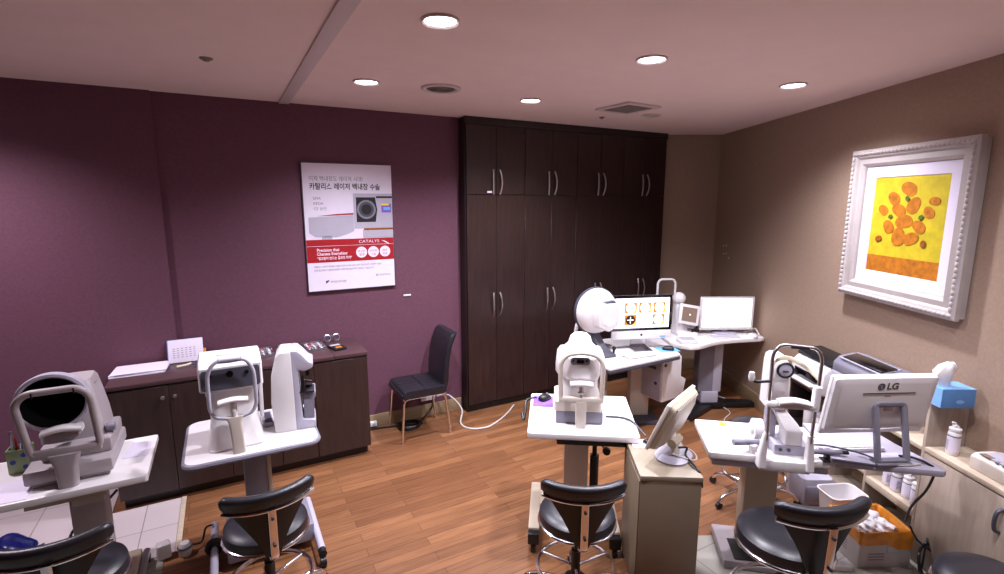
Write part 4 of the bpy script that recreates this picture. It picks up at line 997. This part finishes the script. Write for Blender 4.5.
obj('lower_lip', B().tube([(-W/2+.01, -.008, .045), (-W/4, -.016, .030), (0, -.020, .026), (W/4, -.016, .030), (W/2-.01, -.008, .045)], .0045, 8, smooth=5).bm and B().loft([[tuple(X @ Vector((x, -.006-.014*(1-(x/.27)**2)+q[0], .036+.03*(x/.27)**2*.4+q[1]))) for q in rrect(.012, .012, .005, 2)] for x in [-.265+.053*k for k in range(11)]]), M['white'], t)
o = obj('air_slot', B().box((.02, -.0205, Ht-.088), (.27, .003, .006), X=X), M['dgrey'], t)
YB = -.0207
XL = X @ T(-.075+.045, YB, Ht-.062) @ RX(PI/2)
obj('logo_disc', B().cyl((0, 0, 0), (0, 0, .0015), .0185, n=28)._add(bmesh.new()) if False else B()._add((lambda bm: (bmesh.ops.create_cone(bm, cap_ends=True, segments=28, radius1=.0185, radius2=.0185, depth=.0015), bm)[1])(bmesh.new()), XL @ T(0, .012, 0)), M['dgrey'], t)
obj('logo_face', B().prism([(-.002, .008), (.001, .008), (.001, -.006), (.008, -.006), (.008, -.009), (-.002, -.009)], 0, .001, XL @ T(0, .012, .0008)), M['lav'], t)
obj('logo_eye', B().cyl((-.007, .006, 0), (-.007, .006, .001), .0026, n=12) if False else B().prism(circ(-.007, .006, .0028, 12), 0, .001, XL @ T(0, .012, .0008)), M['lav'], t)
text('logo_word', 'LG', .050, M['dgrey'], t, XL @ T(.028, -.003, 0), bold=.0012)
obj('model_mark', B().prism([(.0, 0), (.03, 0), (.03, .004), (0, .004)], 0, .0006, X @ T(-.0, YB, Ht-.105) @ RX(PI/2)), M['ink'], t)
obj('rating_label', B().prism([(-.0, -.03), (.028, 0), (.0, .035), (-.028, .005)], 0, .0006, X @ T(.215, YB+.012, Ht-.12) @ RX(PI/2)), M['greyp'], t)
lp = round_path([(-.030, -.105, .018), (-.034, -.050, .30), (.114, -.050, .30), (.122, -.105, .018)], .018, 4, True)
lF = []
for i_, q_ in enumerate(lp):
    d_ = (lp[(i_+1) % len(lp)]-lp[i_-1]).normalized(); n_ = Vector((0, -.983, -.18)); lF.append([q_+n_*a_+d_.cross(n_)*b_ for a_, b_ in rrect(.024, .030, .007, 2)])
obj('loop_stand', B().loft([[Vector(q)+o_ for o_ in (Vector((dx, dy, dz)) for dx, dy, dz in sq)] for q, sq in ()] or [[(0, 0, 0)]*3, [(0, 0, 1e-5)]*3]) if False else B().loft(lF, True), M['greyp'], t)
obj('stand_arm', B().box((.04, -.028, .285), (.05, .05, .05), .006), M['lav'], t)
obj('stand_foot', B().box((.05, -.09, .008), (.18, .07, .016), .006), M['greyp'], t)
obj('socket_panel', B().box((.04, -.012, .25), (.06, .01, .035), .003), M['lav'], t)
t = thing('keyboard', 'white keyboard lying under the large monitor on grey desk', 'keyboard', (2.83, 1.335, TZ), LA)
obj('key_base', B().box((0, 0, .010), (.36, .13, .020), .004), M['white'], t)
b = B()
for j in range(5):
    for i in range(17): b.box((-.16+.02*i, -.044+.022*j, .022), (.017, .018, .006), .001, seg=1)
o = obj('key', b, M['paper'], t); o['kind'] = 'stuff'
t = thing('laptop_stand', 'grey sloping tray beside the loop stand on the grey desk', 'tray', (2.70, 1.245, TZ), R(-38))
obj('tray_body', B().prism([(-.10, 0), (.10, 0), (.10, .012), (-.10, .03)], -.06, .06, RX(PI/2), .003), M['lav'], t)
obj('tray_bar', B().tube([(-.10, -.062, .028), (.10, -.062, .010)], .006, 8), M['dgrey'], t)
t = thing('hand_tool', 'grey handled diagnostic tool lying between slit lamp and monitor', 'tool', (2.60, 1.295, TZ), R(-34))
obj('handle', B().tube([(-.10, 0, .045), (0, 0, .046), (.07, 0, .046)], [.013, .014, .012, .010], 12, smooth=4), M['greyp'], t)
obj('tip', B().cyl((.07, 0, .046), (.10, 0, .046), .010, n=14), M['blackp'], t)
obj('rest', B().box((.0, 0, .016), (.02, .03, .032), .003).box((0, 0, .004), (.05, .05, .008), .002), M['blackp'], t)
random.seed(9)
t = thing('paper_stack', 'white papers behind the slit lamp on the instrument table', 'papers', (2.66, 1.50, TZ), R(-40))
for k in range(3): o = obj('sheet', B().box((0, 0, 0), (.15, .21, .003)), M['paper'], t); o.location = (.01*k, -.01*k, .002+.004*k); o.rotation_euler = (0, 0, .08*k)
cable('desk_cable', [(2.93, 1.12, .772), (2.985, 1.085, .765), (2.995, 1.02, .757), (3.02, 1.0, .72), (3.07, 1.04, .58), (3.10, 1.10, .45), (3.16, 1.14, .32)], .006, M['blackp'], 'black cable hanging down from the grey desk past the shelf')
cable('desk_cable', [(2.56, 1.45, .775), (2.66, 1.36, .79), (2.72, 1.28, .79), (2.76, 1.20, .785), (2.80, 1.13, .765), (2.86, 1.09, .762), (2.93, 1.07, .758)], .005, M['dgrey'], 'dark cable running over the papers towards the loop stand')
cable('desk_cable', [(2.70, 1.22, .757), (2.78, 1.14, .757), (2.87, 1.075, .757), (2.96, 1.04, .757)], .0045, M['cable_w'], 'thin pale cable along the front edge of the grey desk')

# ------------------------------------------------------------------ shelf unit along the right wall
# local frame: x runs away from the camera along the wall, y towards the room
def wl(t_, off, z=0): p = wallpt(t_, off, z); return p
T0 = (Vector((3.33, 1.19, 0))-WC).dot(WD)           # near end panel
t = thing('shelf_unit', 'pale ash shelf unit with tall end panel by the right wall', 'shelf', wl(T0, .003), WA)
D = .225
obj('end_panel', B().box((.010, D/2, .475), (.020, D, .95), .004), M['ash'], t)
obj('divider', B().box((.40, D/2, .33), (.02, D, .66), .002), M['ash'], t)
obj('far_panel', B().box((.80, D/2, .33), (.02, D, .66), .002), M['ash'], t)
obj('top_board', B().box((.415, D/2, .672), (.79, D, .024), .002), M['ash_top'], t)
obj('shelf_board', B().box((.205, D/2, .268), (.37, D, .045), .002), M['ash_top'], t)
obj('shelf_board', B().box((.60, D/2, .30), (.38, D, .022), .002), M['ash'], t)
obj('back_board', B().box((.41, .006, .36), (.79, .008, .62)), M['ash'], t)
obj('plinth', B().box((.41, D/2-.02, .03), (.77, D-.05, .06), .002), M['ash'], t)
def bottle(p, rz, label, h=.17, r=.030, group=None, cap='white', body='white'):
    t = thing('bottle', label, 'bottle', p, rz, group)
    obj('body', B().lathe([(0, 0), (r-.003, 0), (r, .005), (r, h*.70), (r*.93, h*.76), (r*.55, h*.82), (r*.5, h*.84), (0, h*.84)], n=28), M[body], t)
    obj('label_band', B().lathe([(r+.0006, h*.12), (r+.0006, h*.60), (r-.002, h*.61), (r-.002, h*.11)], n=28), M['paper'], t)
    b = B()
    for j in range(6): b.box((0, -r-.001, h*(.18+.06*j)), (r*.9, .0012, .003))
    o = obj('label_text', b, M['ink'], t); o['kind'] = 'stuff'
    obj('label_stripe', B().lathe([(r+.001, h*.63), (r+.001, h*.66), (r-.002, h*.66), (r-.002, h*.63)], n=28), M['dgrey'], t)
    obj('cap', B().lathe([(0, h*.82), (r*.95, h*.82), (r*.95, h*.90), (r*.4, h*.93), (r*.3, h), (0, h)], n=24), M[cap], t)
    return t
for k, lab in enumerate(('white bottle on lower shelf closest to the tall end panel', 'white bottle second from the end panel on the lower shelf', 'white bottle third from the end panel on the lower shelf', 'white bottle farthest from the end panel on the lower shelf')):
    bottle(wl(T0+.065+.075*k, .003+D-.055-.01*(k % 2), .2915), R(-20*k), lab, .15, .029)
t = thing('tissue_box', 'blue tissue box on top of the tall ash end panel', 'tissue box', (3.425, 1.125, .951), R(-30))
obj('carton', B().box((0, 0, .0525), (.178, .125, .105), .002), M['bluebox2'], t)
obj('top_card', B().box((0, 0, .1055), (.177, .124, .002)), M['bluebox'], t)
obj('end_card', B().box((-.0895, 0, .0525), (.002, .123, .103)), M['bluebox'], t)
obj('printed_flower', B().prism(circ(.0, .035, .022, 16, .010), 0, .0008, T(0.01, -.0628, 0) @ RX(PI/2)), M['bluebox'], t)
bm = bmesh.new(); secs = []; random.seed(6)
for z, w, d in ((.102, .075, .022), (.12, .06, .03), (.15, .085, .045), (.185, .105, .055), (.215, .085, .04), (.235, .04, .015)):
    sec = []
    for k in range(28):
        a = 2*PI*k/28; q = 1+.22*math.sin(5*a+z*40)+random.uniform(-.06, .06); sec.append((-.03+w/2*q*math.cos(a)+.02*math.sin(z*30), d/2*q*math.sin(a), z+.006*math.sin(3*a)))
    secs.append(sec)
obj('tissue', B().loft(secs), M['tissue'], t)
# ------------------------------------------------------------------ right cabinet
T1 = T0-.012
t = thing('side_cabinet', 'pale ash cabinet with dark pull handle at right picture edge', 'cabinet', wl(T1-.45, .003), WA)
obj('carcass', B().box((0, .112, .335), (.895, .215, .67), .002), M['ash'], t)
obj('top', B().box((0, .118, .6845), (.90, .240, .027), .003), M['ash_top'], t)
for k, (x0, x1) in enumerate(((-.448, -.055), (-.051, .448))):
    dr = obj('door', B().box((0, 0, 0), (x1-x0, .016, .65), .002), M['ash'], t); dr.location = ((x0+x1)/2, .228, .338)
    s = -1 if k == 1 else 1
    hx = s*((x1-x0)/2-.05)
    obj('handle', B().tube([(hx, .006, .15), (hx, .032, .165), (hx, .040, .21), (hx, .032, .255), (hx, .006, .27)], .009, 8, smooth=5), M['dgrey'], dr)
obj('plinth', B().box((0, .10, .006), (.88, .18, .012)), M['dgrey'], t)
t = thing('chart_printer', 'flat cream boxy machine on top of the right ash cabinet', 'machine', wl(T1-.375, .112, .6985), WA)
obj('body', B().prism([(-.085, 0), (.095, 0), (.095, .075), (.03, .085), (-.06, .082), (-.085, .066)][::1], -.16, .16, RZ(PI/2) @ RX(PI/2) if False else Matrix(((0, 0, 1, 0), (-1, 0, 0, 0), (0, 1, 0, 0), (0, 0, 0, 1))), .006), M['cream'], t)
obj('top_panel', B().box((0, .0, .085), (.27, .13, .006), .002), M['lav'], t)
for k in range(5): obj('button', B().box((-.10+.035*k, .062, .085), (.018, .02, .008), .002), M['greyp'], t)
obj('display', B().box((.10, .055, .0875), (.05, .03, .004)), M['taupe_scr'], t)
p = wl(T1-.085, .165, .6985)
b0 = bottle(p, WA+PI*.9, 'white spray bottle standing on corner of the right ash cabinet', .165, .029)
obj('nozzle', B().tube([(0, 0, .16), (0, -.004, .176), (.0, -.018, .18)], .006, 8).cyl((-.012, 0, .158), (.012, 0, .158), .012, n=12), M['white'], b0)
# ------------------------------------------------------------------ printers behind the monitor
t = thing('printer', 'grey desktop printer with dark paper slot behind the large monitor', 'printer', wl(T0+.52, .135, .6855), WA)
Yp = Matrix(((0, 0, 1, 0), (1, 0, 0, 0), (0, 1, 0, 0), (0, 0, 0, 1)))      # profile (y,z) extruded along x
obj('body', B().prism([(-.12, 0), (.13, 0), (.14, .03), (.135, .20), (-.12, .24)], -.25, .25, Yp, .012), M['lav'], t)
obj('top_cover', B().prism([(-.118, .241), (.13, .202), (.128, .26), (.09, .305), (.0, .325), (-.11, .31)], -.245, .245, Yp, .010), M['greyp'], t)
obj('paper_slot', B().box((0.02, .045, .318), (.34, .11, .012), .003, rx=R(-12)), M['glassblk'], t)
obj('slot_rim', B().tube([(-.17, -.01, .330), (.20, -.01, .330), (.20, .11, .303), (-.17, .11, .303)], .006, 8, closed=True), M['lav'], t)
obj('control_panel', B().box((-.20, .07, .312), (.06, .08, .012), .003, rx=R(-14)), M['dgrey'], t)
obj('front_tray', B().box((0, .142, .10), (.34, .01, .09), .004), M['white'], t)
t = thing('printer_stand', 'dark stand holding the white printer by the right wall', 'stand', wl(T0+1.04, .003), WA)
for x in (-.21, .21): obj('side_panel', B().box((x, .12, .31), (.02, .23, .62), .002), M['dark_edge'], t)
obj('top_board', B().box((0, .12, .631), (.45, .24, .022), .002), M['dark_edge'], t)
obj('shelf_board', B().box((0, .12, .30), (.40, .22, .02), .002), M['dark_edge'], t)
t = thing('printer', 'white printer with black lid between corner desk and grey printer', 'printer', wl(T0+1.04, .13, .6425), WA)
obj('body', B().prism([(-.11, 0), (.12, 0), (.14, .05), (.13, .17), (.09, .215), (-.11, .24)], -.20, .20, Yp, .015), M['white'], t)
obj('lid', B().prism([(-.112, .241), (.085, .216), (.09, .245), (.04, .27), (-.10, .28)], -.205, .205, Yp, .012), M['blackp'], t)
obj('output_slot', B().box((0, .134, .10), (.28, .016, .07), .006), M['glassblk'], t)
obj('output_tray', B().box((0, .16, .055), (.26, .05, .012), .004), M['white'], t)
for k, (x, lab) in enumerate(((-.08, 'white canister inside the dark printer stand, nearer the monitor'), (.06, 'white canister inside the dark printer stand, nearer the corner desk'))):
    q = wl(T0+1.04+x, .17, .3105); tt = thing('canister', lab, 'canister', q, 0)
    obj('body', B().lathe([(0, 0), (.034, 0), (.036, .005), (.036, .12), (.032, .13), (0, .13)], n=24), M['white'], tt); obj('lid', B().lathe([(0, .131), (.037, .131), (.037, .155), (.03, .16), (0, .16)], n=24), M['lav'], tt)

# ------------------------------------------------------------------ carton, bin and tower on the floor
t = thing('carton', 'open white carton lined with orange bag under the grey desk', 'box', (3.185, 1.315, .0065), RW)
cw2, cd2, chh = .30, .27, .205
b = B()
for x in (-cw2/2+.003, cw2/2-.003): b.box((x, 0, chh/2), (.006, cd2, chh), .001)
for y in (-cd2/2+.003, cd2/2-.003): b.box((0, y, chh/2), (cw2-.012, .006, chh), .001)
b.box((0, 0, .003), (cw2-.012, cd2-.012, .006)); obj('carton_walls', b, M['card'], t)
o = obj('printed_label', B().box((.05, -cd2/2-.0006, .115), (.085, .0012, .05)), M['bluebox'], t); obj('printed_label', B().box((.05, -cd2/2-.0014, .115), (.075, .0006, .040)), M['card'], t)
b = B()
for j in range(4): b.box((-cw2/2-.0006, .02, .05+.018*j), (.0012, .12, .005)); 
for j in range(3): b.box((-.05, -cd2/2-.0006, .05+.018*j), (.09, .0012, .005))
o = obj('printed_line', b, M['ink'], t); o['kind'] = 'stuff'
random.seed(8); secs = []
for s, z in ((1.035, .145), (1.045, .18), (1.04, .213), (1.0, .220), (.93, .212), (.90, .17)):
    pts = rrect(cw2*s, cd2*s, .015, 3); N = len(pts); ring_ = []
    for k in range(N):
        for j in range(4):
            a, c2 = Vector(pts[k]), Vector(pts[(k+1) % N]); q = a.lerp(c2, j/4); ring_.append((q.x+random.uniform(-.002, .002), q.y+random.uniform(-.002, .002), z+random.uniform(-.006, .006) - (.03 if z < .16 and q.x > 0 else 0)))
    secs.append(ring_)
obj('orange_liner', B().loft(secs, caps=False), M['orange'], t)
t = thing('waste_paper', 'crumpled white tissue paper heaped in the orange lined carton', 'paper', (3.195, 1.325, .0145), RW)
for k, (x, y, z, r, h) in enumerate(((0, 0, .085, .108, .085), (-.05, .045, .165, .06, .045), (.05, -.02, .16, .065, .04), (-.03, -.05, .16, .055, .04), (.06, .06, .155, .05, .035), (.0, .02, .18, .06, .035))):
    bm = bmesh.new(); bmesh.ops.create_icosphere(bm, subdivisions=4, radius=1)
    for v in bm.verts:
        c = v.co.copy(); n = .16*math.sin(c.x*7+k)*math.sin(c.y*6+2*k)+.12*math.sin(c.z*9+c.x*5+k)+random.uniform(-.03, .03); v.co = Vector((c.x*r*(1+n), c.y*r*(1+n), c.z*h*(1+n)))
    obj('crumpled_sheet', B()._add(bm, T(x, y, z+.008)), M['tissue'], t, ang=60)
t = thing('waste_bin', 'white rectangular waste bin behind the orange lined carton', 'bin', (3.335, 1.545, .0005), RW+R(4))
b = B(); out = [(0, .19, .13), (.02, .195, .135), (.215, .235, .165), (.222, .245, .175), (.226, .242, .172), (.222, .232, .162), (.03, .19, .128)]
b.stack([(z, 0, 0, w, d, .035) for z, w, d in out], n=5); obj('bin_shell', b, M['white'], t)
obj('rim', B().tube([(x, y, .222) for x, y in rrect(.243, .173, .036, 5)], .005, 8, closed=True), M['white'], t)
t = thing('computer_tower', 'grey computer tower on the floor beneath the slit lamp table', 'computer', (3.47, 1.80, .0), R(-30))
obj('case', B().stack([(.006, 0, 0, .26, .20, .03), (.12, 0, 0, .27, .21, .035), (.19, -.02, 0, .21, .20, .04)]), M['lav'], t)
obj('front_panel', B().box((-.02, -.105, .09), (.18, .012, .11), .004), M['greyp'], t)
for x in (-.07, .07): obj('foot', B().box((x, 0, .004), (.03, .16, .008)), M['dgrey'], t)
coil = []
for k in range(50):
    a = 2*PI*k/14; coil.append((3.25+.05*math.cos(a)*(1+.2*math.sin(k)), 1.055+.03*math.sin(a), .10+.07*math.sin(a+.6)+.01*math.sin(k*1.7)))
cable('cable_bundle', [(3.17, 1.12, .30), (3.20, 1.09, .22)]+coil+[(3.30, 1.08, .20), (3.31, 1.06, .05)], .0055, M['blackp'], 'tangled black cables beside the carton and right cabinet', 2)
t = thing('power_strip', 'white power strip on the floor before the carton', 'power strip', (2.86, 1.335, .0065), R(-35))
obj('body', B().box((0, 0, .017), (.20, .055, .034), .006), M['card'], t)
for k in range(3): obj('outlet', B().cyl((-.06+.06*k, 0, .033), (-.06+.06*k, 0, .0355), .018, n=18), M['lav'], t)

# ------------------------------------------------------------------ camera, world, view
cam = bpy.data.cameras.new('camera'); cam.sensor_width = 36; cam.lens = 504.4/1004*36
co = bpy.data.objects.new('camera', cam); COL.objects.link(co)
co.location = (0, 0, 2.05); co.rotation_euler = (R(90-9.593), 0, R(61.17-90)); sc.camera = co
w = bpy.data.worlds.new('world'); sc.world = w; w.use_nodes = True
w.node_tree.nodes['Background'].inputs[0].default_value = (.9, .85, 1, 1); w.node_tree.nodes['Background'].inputs[1].default_value = .03
sc.view_settings.view_transform = 'Standard'; sc.view_settings.look = 'None'; sc.view_settings.gamma = 1; sc.view_settings.use_curve_mapping = False
sc.view_settings.exposure = 0.40
